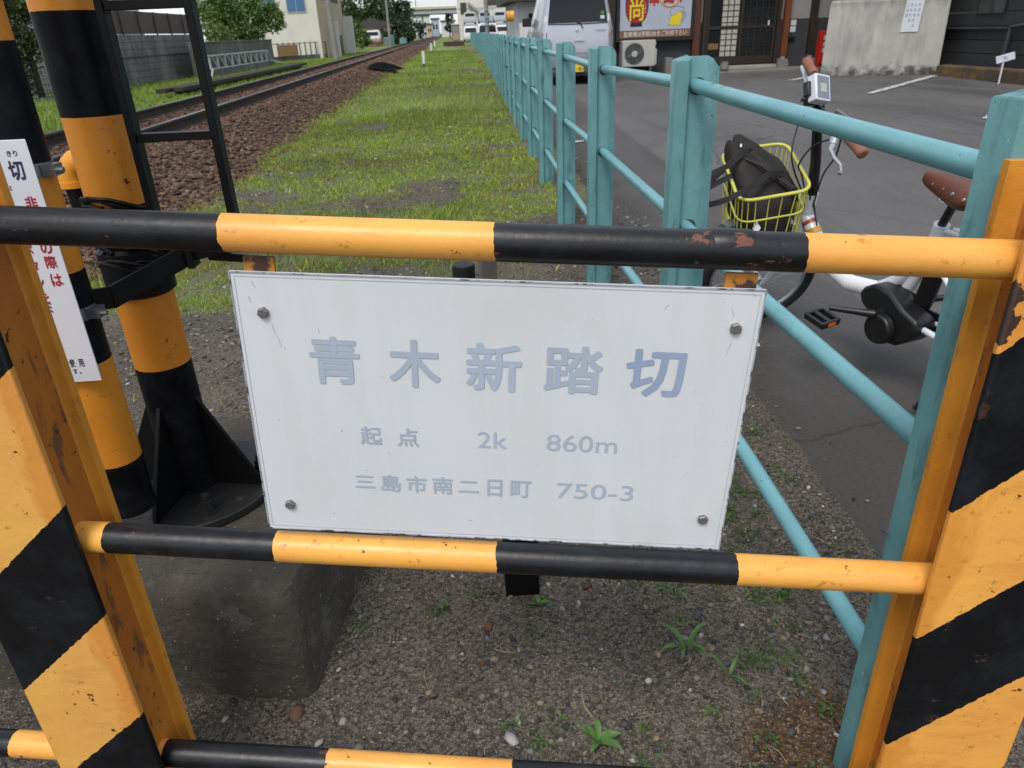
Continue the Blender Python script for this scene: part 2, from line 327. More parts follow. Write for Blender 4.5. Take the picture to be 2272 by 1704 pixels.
def stones(P, R, C, flat=.7, jit=.42):
    n = len(P); V = ICO[None] * (1 + (rng.random((n, 12, 1)) - .5) * 2 * jit)
    V = V * np.stack([1 + .5 * rng.random(n), .7 + .5 * rng.random(n), flat * (.6 + .6 * rng.random(n))], 1)[:, None]
    a = rng.random(n) * 6.283; b = (rng.random(n) - .5) * .9; ca, sa, cb, sb = np.cos(a), np.sin(a), np.cos(b), np.sin(b)
    x = V[..., 0]; y = V[..., 1]; z = V[..., 2]
    y, z = y * cb[:, None] - z * sb[:, None], y * sb[:, None] + z * cb[:, None]
    x, y = x * ca[:, None] - y * sa[:, None], x * sa[:, None] + y * ca[:, None]
    V = np.stack([x, y, z], 2) * R[:, None, None] + P[:, None]
    return V.reshape(-1, 3), (ICF[None] + np.arange(n)[:, None, None] * 12).reshape(-1, 3), np.repeat(C, 12, 0)
def blades(P, h, w, C, lean=.5):
    n = len(P); a = rng.random(n) * 6.283; b = rng.random(n) * 6.283; l = lean * rng.random(n)
    d = np.stack([np.cos(a), np.sin(a), np.zeros(n)], 1) * (w / 2)[:, None]
    e = np.stack([np.cos(b) * l * h, np.sin(b) * l * h, h], 1)
    m = e * .55; m[:, :2] *= .55
    V = np.stack([P - d, P + d, P + m + d * .7, P + m - d * .7, P + e], 1)
    F = np.array([(0, 1, 2), (0, 2, 3), (3, 2, 4)])[None] + np.arange(n)[:, None, None] * 5
    Cc = np.repeat(C[:, None], 5, 1).copy(); 
    return V.reshape(-1, 3), F.reshape(-1, 3), Cc.reshape(-1, 3)
def leaf_quads(P, s, C, squash=.6, updir=.4):
    n = len(P); N = rng.normal(size=(n, 3)); N[:, 2] += updir; N /= np.linalg.norm(N, axis=1)[:, None]
    T = np.cross(N, rng.normal(size=(n, 3))); T /= np.linalg.norm(T, axis=1)[:, None] + 1e-9; B = np.cross(N, T)
    s = np.broadcast_to(s, (n,))[:, None]; T = T * s; B = B * s * squash
    V = np.stack([P - T, P + B * .9 - N * s * .12, P + T, P - B * .9 - N * s * .12], 1)
    F = np.array([(0, 1, 2, 3)])[None] + np.arange(n)[:, None, None] * 4
    return V.reshape(-1, 3), F.reshape(-1, 4), np.repeat(C, 4, 0)
# ------------------------------------------------------------------ ground: one sheet to the horizon
def fence_x(y): return np.where(np.asarray(y) < 42, .508 + .029 * y, 1.726 + .0135 * (np.asarray(y) - 42))
def lot_z(y): return -.03 + .0105 * np.minimum(y, 20.)
def ground_z(x, y):
    z = (fbm(x, y, 1.1) - .5) * .035 + (fbm(x, y, 7., 3) - .5) * .012
    z = z * np.clip((4 - np.abs(x)) / 3, .3, 1)
    side = np.clip((x - fence_x(y) - .42) / .10, 0, 1)
    z = z * (1 - side) + side * np.where(y < 2.6, -.045, -.30)
    road = np.clip((.62 - y) / .12, 0, 1) * (x > -3)
    return z * (1 - road) - road * .03
def grass_mask(x, y):
    g = fbm(x, y, .55) * .75 + fbm(x, y, 3.1, 3) * .5
    g = g + .15 * np.clip((y - 2.7) / 1.8, -1.9, 1) - .22 * np.clip((vnoise(x, y, 1.9) - .62) / .2, 0, 1)
    g = g - .0 * np.exp(-((x + .35) / .35) ** 2 - ((y - 5.6) / 1.1) ** 2) - .0 * np.exp(-((x + .25) / .3) ** 2 - ((y - 9.) / 2.5) ** 2)
    g = g - .30 * np.clip((x - .28) / .30, 0, 1) * np.clip((9 - y) / 6, .45, 1)
    g = np.where(x < -6.2, .8 + .2 * (g - .6), g)
    return np.clip((g - .44) / .22, 0, 1)
def graded(a, b, h, k):
    o = [a]
    while o[-1] < b: o.append(o[-1] + h); h *= k
    return o
xs = np.array(sorted([-v for v in graded(2.5, 900, .1, 1.16)] + list(np.arange(-2.42, 1.24, .03)) + graded(1.25, 900, .08, 1.2)))
ys = np.array(sorted([-v for v in graded(.3, 120, .3, 1.6)] + list(np.arange(-.2, 3.2, .03)) + graded(3.22, 1500, .04, 1.022)))
X, Y = np.meshgrid(xs, ys); Z = ground_z(X, Y); G = grass_mask(X, Y)
soil = np.array([.053, .048, .041]); soil2 = np.array([.112, .100, .082]); green = np.array([.150, .210, .048]); brown = np.array([.085, .05, .03])
t = fbm(X, Y, 4.5)[..., None]; c = soil * (1 - t) + soil2 * t
far = np.clip((Y - 8) / 16, 0, 1)[..., None]
gm = (G[..., None] * (.22 + .66 * far)); c = c * (1 - gm) + (green * (.75 + .5 * fbm(X, Y, 1.7)[..., None])) * gm
pt = fbm(X, Y, .8, 3)[..., None]; c = c * (1 + (pt - .5) * 1.1 * G[..., None])
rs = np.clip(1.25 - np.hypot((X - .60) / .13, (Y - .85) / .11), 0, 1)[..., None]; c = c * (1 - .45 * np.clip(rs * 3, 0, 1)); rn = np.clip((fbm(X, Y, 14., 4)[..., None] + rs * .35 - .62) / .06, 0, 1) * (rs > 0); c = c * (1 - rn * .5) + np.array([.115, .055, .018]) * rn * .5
bm_ = np.clip((fbm(X, Y, .9, 3) - .60) / .12, 0, 1)[..., None] * np.clip((Y[..., None] - 4) / 4, 0, 1) * .6; c = c * (1 - bm_) + brown * bm_
nx, ny = len(xs), len(ys); I = np.arange(nx * ny).reshape(ny, nx)
F = np.stack([I[:-1, :-1], I[:-1, 1:], I[1:, 1:], I[1:, :-1]], -1).reshape(-1, 4)
gm_, gn, gp = newmat('ground_soil'); ga = gn.nodes.new("ShaderNodeAttribute"); ga.attribute_name = 'col'; gv = coords(gn, rnd=False)
def voro(n, vec, s, feat='F1', out='Color'):
    v = n.nodes.new("ShaderNodeTexVoronoi"); v.inputs['Scale'].default_value = s; v.feature = feat; n.links.new(vec, v.inputs['Vector']); return v
v1 = voro(gn, gv, 150); v2 = voro(gn, gv, 380)
def vgrey(n, v):
    s = n.nodes.new("ShaderNodeSeparateColor"); n.links.new(v.outputs['Color'], s.inputs[0]); return s.outputs[0]
gc = mixc(gn, 1.0, ga.outputs['Color'], mixc(gn, vgrey(gn, v1), (.50, .50, .52), (1.6, 1.57, 1.5)), 'MULTIPLY')
gc = mixc(gn, 1.0, gc, mixc(gn, vgrey(gn, v2), (.6, .6, .6), (1.45, 1.42, 1.38)), 'MULTIPLY')
gc = mixc(gn, ramp(gn, vgrey(gn, v2), .965, .975), gc, (.21, .20, .18))
gn.links.new(gc, gp.inputs['Base Color']); gp.inputs['Roughness'].default_value = .95; gp.inputs['Specular IOR Level'].default_value = .2
gb = bumpn(gn, gp, v1.outputs['Distance'], .8, .004); bumpn(gn, gp, noise(gn, gv, 320, 3), .6, .003, gb)
tag(np_mesh('ground', np.stack([X, Y, Z], -1).reshape(-1, 3), F, gm_, c.reshape(-1, 3), smooth=True), 'grey brown gravelly soil turning into a grassy trackside strip', 'ground', kind='structure')
def pick(n, x0, x1, y0, y1, f, far=0.):
    """random points weighted by mask f; far>0 thins them with distance"""
    P = []; tot = 0
    while tot < n:
        x = rng.uniform(x0, x1, n); u = rng.random(n)
        y = y0 + (y1 - y0) * u if far == 0 else y0 * (y1 / y0) ** u
        k = rng.random(n) < f(x, y); P.append(np.stack([x[k], y[k]], 1)); tot += k.sum()
    return np.concatenate(P)[:n]
# loose gravel in the foreground
n = 30000; p = pick(n, -.95, .95, .60, 3.4, lambda x, y: (1 - .55 * grass_mask(x, y)) * np.clip(1.25 - .25 * y, .3, 1))
r = .0010 + .0068 * rng.random(n) ** 6.5; P = np.column_stack([p, ground_z(p[:, 0], p[:, 1]) + r * .25])
pal = np.array([(.11, .105, .10), (.16, .15, .14), (.07, .066, .062), (.20, .18, .15), (.13, .075, .05), (.045, .045, .047), (.42, .40, .37), (.23, .17, .11)])
pc = pal[rng.choice(8, n, p=[.30, .22, .20, .12, .03, .06, .03, .04])] * (.55 + .55 * rng.random((n, 1)))
big = np.array([(-.393, 1.034, .019, .11, .058, .038), (-.30, 1.01, .008, .24, .22, .19), (.026, .926, .013, .33, .32, .31), (.0, 1.22, .010, .14, .055, .035), (-.02, 1.12, .008, .13, .05, .03), (.30, 1.06, .010, .06, .06, .062), (-.34, .96, .009, .28, .26, .23), (.2, 1.0, .012, .11, .085, .06),
 (-.36, 2.06, .05, .10, .06, .04), (-.52, 2.0, .03, .45, .44, .42), (-.45, 2.5, .035, .10, .07, .05), (-.30, 1.75, .022, .13, .075, .055), (-.19, 1.9, .02, .2, .18, .16), (.37, 1.35, .012, .28, .27, .25), (.24, 1.32, .013, .10, .05, .035), (.47, 1.2, .011, .06, .06, .06)])
P = np.vstack([P, np.column_stack([big[:, :2], ground_z(big[:, 0], big[:, 1]) + big[:, 2] * .3])]); r = np.concatenate([r, big[:, 2]]); pc = np.vstack([pc, big[:, 3:]])
V, F, Cc = stones(P, r, pc)
M['stone'] = vcol_mat('stone', .9, bump=.5, bs=160, bd=.001)
n2 = 9000; p2 = pick(n2, -2.2, 1.25, 2.6, 11, lambda x, y: (1 - .8 * grass_mask(x, y)), far=1); r2 = (.003 + .010 * rng.random(n2) ** 4) * np.clip(p2[:, 1] / 6, 1, 2)
onlot = p2[:, 0] > fence_x(p2[:, 1]) + .42
n3 = 2600; p3 = np.column_stack([rng.normal(0, .09, n3), rng.uniform(.9, 8, n3)]); p3[:, 0] += fence_x(p3[:, 1]) + .34; r3_ = .0015 + .006 * rng.random(n3) ** 4
p2 = np.vstack([p2, p3]); r2 = np.concatenate([r2, r3_]); z2 = np.where(p2[:, 0] > fence_x(p2[:, 1]) + .36, np.maximum(lot_z(p2[:, 1]), ground_z(p2[:, 0], p2[:, 1])), ground_z(p2[:, 0], p2[:, 1]))
pc2 = pal[rng.choice(8, len(r2), p=[.30, .24, .14, .14, .03, .06, .04, .05])] * (.55 + .6 * rng.random((len(r2), 1)))
Va, Fa, Ca = stones(np.column_stack([p2, z2 + r2 * .2]), r2, pc2); F = np.vstack([F, Fa + len(V)]); V = np.vstack([V, Va]); Cc = np.vstack([Cc, Ca])
tag(np_mesh('gravel', V, F, M['stone'], Cc), 'loose grey and brown pebbles scattered on the soil beneath the barrier', 'gravel', kind='stuff')
# dry straw
n = 520; p = pick(n, -.8, .95, .62, 2.6, lambda x, y: np.clip(.35 + x, .12, 1)); a = rng.random(n) * 6.283; L = .012 + .05 * rng.random(n) ** 2; d = np.stack([np.cos(a), np.sin(a), .15 * rng.random(n)], 1) * L[:, None]
P = np.column_stack([p, ground_z(p[:, 0], p[:, 1]) + .004]); s = np.stack([-np.sin(a), np.cos(a), np.zeros(n)], 1) * (.0006 + .0011 * rng.random(n))[:, None]
bend = np.stack([-np.sin(a), np.cos(a), np.ones(n) * .4], 1) * (L * .22 * rng.normal(size=n))[:, None]; bend[:, 2] = np.abs(bend[:, 2])
V = np.stack([P - s, P + s, P + d / 2 + bend + s, P + d / 2 + bend - s, P + d + s * .5, P + d - s * .5], 1).reshape(-1, 3); F = (np.array([(0, 1, 2, 3), (3, 2, 4, 5)])[None] + np.arange(n)[:, None, None] * 6).reshape(-1, 4)
cc = np.repeat(np.array([(.22, .175, .105)]) * (.35 + .8 * rng.random((n, 1))), 6, 0)
M['straw'] = vcol_mat('straw', .8)
tag(np_mesh('dry_straw', V, F, M['straw'], cc), 'thin pale dry stalks lying on the gravel', 'dry straw', kind='stuff')
# grass: short clumped blades, thinning into the gravel
M['blade'] = vcol_mat('blade', .6, trans=.3)
def gcol(n, yellow=.018):
    c = np.array([(.20, .285, .055)]) * (.5 + .9 * rng.random((n, 1))) + rng.random((n, 1)) * np.array([(.05, .03, 0)])
    k = rng.random(n); c[k < yellow] = (.80, .58, .06); c[(k > .95)] = (.26, .19, .08); return c
parts = []
n = 105000; p = pick(n, -2.5, .78, 1.9, 13, lambda x, y: np.maximum(grass_mask(x, y) ** 1.2, .015) * (.12 + .88 * np.clip((fbm(x, y, 9., 2) - .42) / .15, 0, 1)), far=1)
hh = (.012 + .032 * rng.random(n) ** 1.6) * (.6 + .9 * vnoise(p[:, 0], p[:, 1], 2.3)); ww = .0028 + .0040 * rng.random(n)
ww = ww * np.clip(p[:, 1] / 4.5, 1, 2.4)
def patchy(p, c): q = fbm(p[:, 0], p[:, 1], .8, 3)[:, None]; q2 = np.clip((vnoise(p[:, 0], p[:, 1], 2.7)[:, None] - .55) / .3, 0, 1); return c * (.70 + .90 * q) * np.array([(1, 1, 1)]) * (1 - q2 * np.array([(.0, .14, .05)]))
parts.append((np.column_stack([p, ground_z(p[:, 0], p[:, 1]) - .002]), hh, ww, patchy(p, gcol(n))))
n = 42000; p = pick(n, -2.6, 1.3, 11, 60, lambda x, y: np.maximum(grass_mask(x, y), .04), far=1)
hh = .03 + .07 * rng.random(n) ** 2; ww = (.007 + .006 * rng.random(n)) * np.clip(p[:, 1] / 16, 1, 3); parts.append((np.column_stack([p, ground_z(p[:, 0], p[:, 1]) - .003]), hh, ww, patchy(p, gcol(n, .004))))
n = 26000; p = pick(n, -10.2, -6.15, 12, 70, lambda x, y: .3 + .7 * grass_mask(x, y), far=1)
hh = .05 + .10 * rng.random(n) ** 2; ww = .012 + .014 * rng.random(n); parts.append((np.column_stack([p, ground_z(p[:, 0], p[:, 1]) - .003]), hh, ww, gcol(n, .0) * np.array([1., 1.05, .9])))
A = [blades(*q, lean=1.1) for q in parts]; o = 0; Vs = []; Fs = []; Cs = []
for v, f, c_ in A: Vs.append(v); Fs.append(f + o); Cs.append(c_); o += len(v)
tag(np_mesh('grass', np.concatenate(Vs), np.concatenate(Fs), M['blade'], np.concatenate(Cs)), 'patchy short green grass with tiny yellow flowers on the trackside strip', 'grass', kind='stuff')
# tiny seedlings in the gravel
n = 6800; cl = pick(230, -.7, .9, .65, 3.2, lambda x, y: np.clip(.25 + .75 * x, .1, 1)); w_ = rng.integers(0, 230, n); p = cl[w_] + rng.normal(size=(n, 2)) * .016
P = np.column_stack([p, ground_z(p[:, 0], p[:, 1]) + .004 + .014 * rng.random(n)]); V, F, Cc = leaf_quads(P, .0032 + .0048 * rng.random(n), np.array([(.08, .15, .03)]) * (.5 + .8 * rng.random((n, 1))), .5, 1.2)
tag(np_mesh('seedlings', V, F, M['blade'], Cc), 'tiny green seedlings dotted over the gravel below the sign', 'seedlings', kind='stuff')
def weed(x, y, n, L, label, tall=.35, w=.16):
    g = float(ground_z(np.array([x]), np.array([y]))[0]); t = thing('weed_plant', label, 'weed', (x, y, g), group='green weeds in the gravel')
    b = MB(); R = random.Random(int(x * 1000) + n)
    st = MB(); st.tube([(x, y, g), (x + .002, y, g + L * .35)], .0012, 6); st.build('stem', M['weed'], t)
    for i in range(n):
        a = i * 2.4 + R.random() * 1.6; l = L * (.45 + .65 * R.random()); e = tall + .7 * R.random(); pts = []
        z0 = g + L * .30 * R.random()
        for k in range(6):
            q = k / 5; rad = l * q; zz = z0 + l * (e * q * 1.6 - (e * 1.1) * q * q); ww = l * w * math.sin(math.pi * min(.97, q * .86 + .12)) * .5
            c = Vector((x + math.cos(a) * rad, y + math.sin(a) * rad, zz)); s_ = Vector((-math.sin(a), math.cos(a), .15)) * ww; pts.append((c - s_, c + Vector((0, 0, -ww * .3)), c + s_))
        o = len(b.v); b.v += [tuple(v) for r3 in pts for v in r3]
        for k in range(5):
            for j in (0, 1): b.f.append((o + k * 3 + j, o + k * 3 + j + 1, o + k * 3 + 4 + j, o + k * 3 + 3 + j)); b.m.append(0)
    b.build('leaves', M['weed'], t)
M['weed'] = mk('weed', (.075, .17, .028), .5, .3, 40)
weed(.19, .90, 9, .045, 'broad leaved green weed in the gravel, nearest to the lowest bar', .3, .34)
weed(.037, .955, 5, .036, 'small upright green weed growing left of the broad leaved weed', .7, .26)
weed(.415, 1.10, 8, .070, 'grassy green weed with long drooping blades below the right end of the middle bar', .6, .15)
weed(.437, 1.27, 7, .080, 'thin grassy weed right behind the drooping grassy weed', .7, .09)
weed(.480, 1.02, 3, .050, 'single long blade weed nearest to the teal fence pipe', .8, .16)
weed(.118, 1.275, 6, .028, 'low round leaved weed at the foot of the black stub', .35, .5)
# ------------------------------------------------------------------ crossing barrier with the name board
BX = thing('crossing_barrier', 'black and yellow striped pipe barrier of three bars between two striped posts', 'barrier', (.0210, .7699, 0), math.atan2(-.1294, .9916))
BARM = {}
def bar(name, z0, bounds, fb, s0, s1, seed, **k):
    d = -.0585; mat = stripe('bar_paint_' + name, (1, 0, 0), bounds, fb, **k)
    pts = []; ns = 60; b = MB()
    for i in range(ns + 1):
        s = s0 + (s1 - s0) * i / ns; pts.append((s, .01, z0 + d * s))
    b.tube(pts, .0214, 28); BARM[name] = mat; return b.build('bar', mat, BX, world=False)
bar('top', .9925, [-.548, -.288, .013, .345], False, -1.35, .612, 1, rust=1., bump=.5, spk=.45, rough=.36, rz=(.265, .10, .075))
bar('mid', .5535, [-.545, -.308, -.005, .316], False, -1.35, .606, 2, rust=.9, bump=.5, spk=.45, rough=.36)
bar('low', .1035, [-.835, -.577, -.306, -.001, .31], True, -1.35, .606, 3, rust=.7, bump=.5, spk=.45, rough=.36)
def post(s0, s1, ztop, inner, mat_face, ins=.021, fw=.018):
    """rolled steel post: wide striped front plate, set-back web, narrow rear flange"""
    sg = 1 if inner == s1 else -1
    b = MB(); b.bb(s0, s1, -.030, -.019, .0 - .1, ztop)
    fp = b.build('post', mat_face, BX, world=False, bevel=.003)
    wb = inner - sg * ins; other = s0 if inner == s1 else s1; wo = other + sg * .030
    prof = [(wb, -.018), (wb, .046), (wb + sg * .002, .055), (wb + sg * .006, .058), (wb + sg * fw, .059), (wb + sg * fw, .072), (wo, .072), (wo, -.018)]
    rb = MB(); rb.prism([(a, c) for a, c in prof], (0, 0, -.1), (1, 0, 0), (0, 1, 0), (0, 0, ztop + .1 - .002))
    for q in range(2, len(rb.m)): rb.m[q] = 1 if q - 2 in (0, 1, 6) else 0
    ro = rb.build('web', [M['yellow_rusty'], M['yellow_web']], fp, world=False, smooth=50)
    return fp
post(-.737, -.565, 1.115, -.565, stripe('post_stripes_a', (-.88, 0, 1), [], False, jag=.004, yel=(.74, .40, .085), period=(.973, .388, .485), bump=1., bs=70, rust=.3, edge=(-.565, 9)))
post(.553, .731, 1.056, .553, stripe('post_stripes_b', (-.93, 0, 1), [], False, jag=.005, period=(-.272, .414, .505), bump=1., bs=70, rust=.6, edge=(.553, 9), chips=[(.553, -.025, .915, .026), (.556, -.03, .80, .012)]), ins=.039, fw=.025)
b = MB()
pts = [(s, .01, .9925 - .0585 * s) for s in (.240, .250, .285, .297)]
b.tube([(q[0], q[1], q[2] + .0035) for q in pts], [.0165, .0205, .0200, .0165], 24); b.build('weld_bead', BARM['top'], BX, world=False)
# name board (bolted to the hanger straps)
al = -.057; U = Vector((math.cos(al), 0, math.sin(al))); Vv = Vector((-math.sin(al), 0, math.cos(al)))
SG = thing('crossing_name_board', 'white rectangular crossing name board with pale blue lettering hung between the upper bars', 'sign', (.0210, .7699, 0), math.atan2(-.1294, .9916))
def sp(a, b_, n=0.): return Vector((0, -n, .7725)) + U * a + Vv * b_
R0 = Matrix((U, Vector((0, 1, 0)), Vv)).transposed()
for a in (-.266, .272):
    b = MB(); b.box(sp(a, .020, -.0075), (.035, .005, .350), R0); b.build('hanger_strap', M['rust_tab'], BX, world=False)
b = MB(); b.box(sp(0, 0, -.0021), (.600, .0040, .358), R0); BD = b.build('board', M['board'], SG, world=False, bevel=.0008)
b = MB()
for a0, b0, w, h in ((0, .1785, .600, .0012), (0, -.1785, .600, .0012), (-.2995, 0, .0012, .356), (.2995, 0, .0012, .356)): b.box(sp(a0, b0, .0006), (w, .0012, h), R0)
b.build('board_rim', M['board_edge'], SG, world=False)
b = MB()
for a0, b0, w, h in ((0, .1735, .590, .0006), (0, -.1740, .590, .0006), (-.2945, 0, .0006, .347), (.2945, 0, .0006, .347)): b.box(sp(a0, b0, .0002), (w, .0004, h), R0)
b.build('border_line', M['line_blue'], SG, world=False)
Wb = wm(SG); oW = Wb @ sp(0, 0); uW = Wb.to_3x3() @ U; vW = Wb.to_3x3() @ Vv
for ch, bb in (('青', (-.218, .042, -.158, .104)), ('木', (-.124, .042, -.062, .104)), ('新', (-.032, .041, .034, .1035)), ('踏', (.060, .042, .129, .1035)), ('切', (.155, .0425, .224, .1035))):
    text(ch, 1, M['letter_blue_dark' if ch == '切' else 'letter_blue'], 'lettering', SG, oW, uW, vW, bold=.022, bbox=bb)
for ch, bb in (('起', (-.165, -.041, -.138, -.015)), ('点', (-.1185, -.041, -.092, -.0155)), ('2k', (-.018, -.0385, .018, -.0155)), ('860m', (.067, -.0385, .154, -.0150))):
    text(ch, 1, M['letter_blue'], 'lettering', SG, oW, uW, vW, bold=.012 if ord(ch[0]) > 999 else 0, bbox=bb)
for i, ch in enumerate('三島市南二日町'):
    x0 = -.177 + i * .0335; tall = {'三': (.004, .003), '二': (.004, .004), '日': (.0, .0)}.get(ch, (0, 0)); ww = {'日': .019}.get(ch, .0262)
    text(ch, 1, M['letter_blue'], 'lettering', SG, oW, uW, vW, bold=.012, bbox=(x0 + (.026 - ww) / 2, -.1105 + tall[0], x0 + (.026 + ww) / 2, -.0850 - tall[1]))
text('750-3', 1, M['letter_blue'], 'lettering', SG, oW, uW, vW, bold=.0, bbox=(.083, -.1085, .180, -.0855))
for a0, b0 in ((-.266, .131), (.273, .133), (.272, -.131), (-.266, -.138)):
    b = MB(); c0 = sp(a0, b0, 0); ring = lambda r, n_, k=6: [c0 + U * (r * math.cos(2 * math.pi * j / k + .3)) + Vv * (r * math.sin(2 * math.pi * j / k + .3)) + Vector((0, -n_, 0)) for j in range(k)]
    b.rings([ring(.0068, .0002), ring(.0068, .0042), ring(.0056, .0052)]); bo = b.build('bolt', M['bolt'], SG, world=False, smooth=25)
    b = MB(); b.rings([ring(.0088, .0001, 18), ring(.0086, .0006, 18)]); b.build('washer_stain', M['grime'], bo, world=True) if False else None
b = MB(); R = random.Random(4)
def scratch(a, c, da, dc, k, w=.00028):
    pts = [sp(a, c, .0002)]
    for i in range(k): a += da + R.gauss(0, .0008); c += dc + R.gauss(0, .0010); pts.append(sp(a, c, .0002))
    MB().tube(pts, [w * (.3 + .6 * R.random()) for _ in pts], 4).build('scratch', M['grime'], SG, world=False, smooth=0)
for a0, c0, da, dc, k in ((-.275, .168, .001, -.003, 3), (-.258, .116, .0012, -.005, 6), (-.281, .15, -.0004, -.003, 3), (.265, .157, .0015, -.003, 4), (.196, .158, -.002, -.003, 2), (.271, .117, -.0003, -.004, 4), (.284, .174, .002, -.002, 2), (-.211, -.152, .003, .003, 1), (-.03, -.150, .004, -.001, 1), (-.204, .115, .0, -.004, 2)): scratch(a0, c0, da, dc, k)
# stubs behind the board
b = MB(); b.bb(.045, .125, 1.312, 1.342, -.05, .50); b.bb(.045, .060, 1.342, 1.392, -.05, .50); tag(b.build('black_stub', M['black_paint'], bevel=.003), 'short black steel stub standing in the gravel behind the name board', 'stub post')
b = MB(); b.bb(.045, .105, 2.27, 2.33, -.05, .60); tag(b.build('wooden_stake', M['wood_grey'], bevel=.006), 'weathered grey wooden stake showing between the top bar and the name board', 'stake')
b = MB(); b.cyl((-.005, 2.36, -.05), (-.005, 2.36, .50), .042, .038, 20); tag(b.build('rubber_bollard', M['black_dusty'], bevel=.004), 'stubby black round bollard left of the grey wooden stake', 'bollard')
# ------------------------------------------------------------------ concrete foundation and the two striped poles
b = MB(); nb = 14
def blk_ring(z, g, k):
    x0, x1, y0, y1 = -1.05 - g, -.375 + g, 1.075 - g, 1.80 + g; pts = []
    c = .035
    for (xa, ya), (xb, yb), cx_, cy_, a0 in (((x0 + c, y0), (x1 - c, y0), x1 - c, y0 + c, -90), ((x1, y0 + c), (x1, y1 - c), x1 - c, y1 - c, 0), ((x1 - c, y1), (x0 + c, y1), x0 + c, y1 - c, 90), ((x0, y1 - c), (x0, y0 + c), x0 + c, y0 + c, 180)):
        for i in range(nb): pts.append(Vector((xa + (xb - xa) * i / (nb - 1), ya + (yb - ya) * i / (nb - 1), z)))
        for i in (1, 2, 3): t = math.radians(a0 + 22.5 * i); pts.append(Vector((cx_ + c * math.cos(t), cy_ + c * math.sin(t), z)))
    R = random.Random(k)
    rz = Matrix.Rotation(math.radians(-9), 3, 'Z'); pv = Vector((-.375, 1.075, 0))
    return [rz @ (p - pv) + pv + Vector((R.gauss(0, .0022), R.gauss(0, .0022), R.gauss(0, .0012))) for p in pts]
b.rings([blk_ring(-.1, .012, 1), blk_ring(.0, .010, 2), blk_ring(.06, .006, 3), blk_ring(.13, .003, 4), blk_ring(.20, -.001, 5), blk_ring(.228, -.005, 6), blk_ring(.243, -.014, 7), blk_ring(.250, -.030, 8), blk_ring(.252, -.06, 9)])
tag(b.build('foundation_block', M['concrete'], smooth=38), 'dark weathered concrete block carrying the striped poles', 'foundation')
PX, PY, ZB = -.667, 1.482, .252
P1 = thing('striped_pole', 'thick black and yellow banded steel pole with flared base standing on the concrete block', 'pole', (PX, PY, ZB))
b = MB(); b.tube([(PX, PY, ZB + .02 + i * .1) for i in range(32)], .0572, 40)
b.build('shaft', stripe('pole_paint', (0, 0, 1), [.583 - ZB, .752 - ZB, .925 - ZB, 1.087 - ZB, 1.258 - ZB, 1.46 - ZB, 1.66 - ZB, 1.86 - ZB, 2.06 - ZB], True, jag=.0006, yel=(.66, .255, .018), bump=.1, rust=.0, rough=.4, spk=.12), P1)
b = MB(); b.cyl((PX, PY, ZB + .001), (PX, PY, ZB + .021), .192, n=64); b.build('base_flange', M['black_dusty'], P1, bevel=.003)
for k in range(4):
    a = math.radians(-102 + 90 * k); u = Vector((math.cos(a), math.sin(a), 0)); w = Vector((-math.sin(a), math.cos(a), 0)) * .009
    b = MB(); b.prism([(.050, .0215), (.168, .0215), (.168, .036), (.0575, .245), (.050, .245)], Vector((PX, PY, ZB)) - w * .5, u, (0, 0, 1), w); b.build('gusset', M['black_paint'], P1, bevel=.0015)
for a in (-148, -62, 10, 80, 155):
    x, y = PX + .150 * math.cos(math.radians(a)), PY + .150 * math.sin(math.radians(a)); z = ZB + .021
    b = MB(); b.cyl((x, y, z), (x, y, z + .004), .019, n=20); b.cyl((x, y, z + .004), (x, y, z + .018), .0145, n=6); b.cyl((x, y, z + .018), (x, y, z + .032), .0135, n=6); b.cyl((x, y, z + .032), (x, y, z + .046), .0085, n=12)
    b.build('anchor_bolt', M['black_dusty'], P1, smooth=25)
    b = MB(); a2 = math.radians(a + 26); b.cyl((PX + .155 * math.cos(a2), PY + .155 * math.sin(a2), z + .0005), (PX + .155 * math.cos(a2), PY + .155 * math.sin(a2), z + .001), .008, n=12); b.build('bolt_hole', M['hole'], P1)
# cable wrap and clamp between the poles
b = MB(); R = random.Random(5)
b.tube([(PX, PY, z) for z in (.742, .748, .835, .842)], [.058, .066, .066, .058], 32); b.build('clamp_band', M['black_paint'], P1)
b = MB()
for i in range(26):
    a0 = R.random() * 6.28; z0 = .76 + R.random() * .16; pts = []
    for k in range(9): pts.append((PX + (.062 + .004 * R.random()) * math.cos(a0 + k * .35), PY + (.062 + .004 * R.random()) * math.sin(a0 + k * .35), z0 + .02 * math.sin(k * .6 + i) + k * .002))
    b.tube(pts, .0045, 6)
b.build('cable_wrap', M['black_paint'], P1)
b = MB()
def flat(b, p, q, h, t): # flat bar on edge
    p, q = Vector(p), Vector(q); d = (q - p).normalized(); s = Vector((-d.y, d.x, 0)).normalized() * t / 2; v = Vector((0, 0, h / 2))
    b.add([p - s - v, p + s - v, p + s + v, p - s + v, q - s - v, q + s - v, q + s + v, q - s + v], [(0, 3, 2, 1), (4, 5, 6, 7), (0, 1, 5, 4), (1, 2, 6, 5), (2, 3, 7, 6), (3, 0, 4, 7)])
flat(b, (-.705, 1.245, .800), (-.636, 1.285, .795), .040, .006); flat(b, (-.636, 1.285, .795), (-.528, 1.40, .836), .042, .006); b.build('clamp_arm', M['black_paint'], P1, bevel=.001)
b = MB(); b.box((-.524, 1.405, .838), (.012, .04, .055)); flat(b, (-.524, 1.405, .835), (-.435, 1.415, .845), .026, .006); flat(b, (-.50, 1.42, .825), (-.40, 1.42, .812), .016, .006); b.build('ladder_bracket', M['black_paint'], P1, bevel=.001)
b = MB()
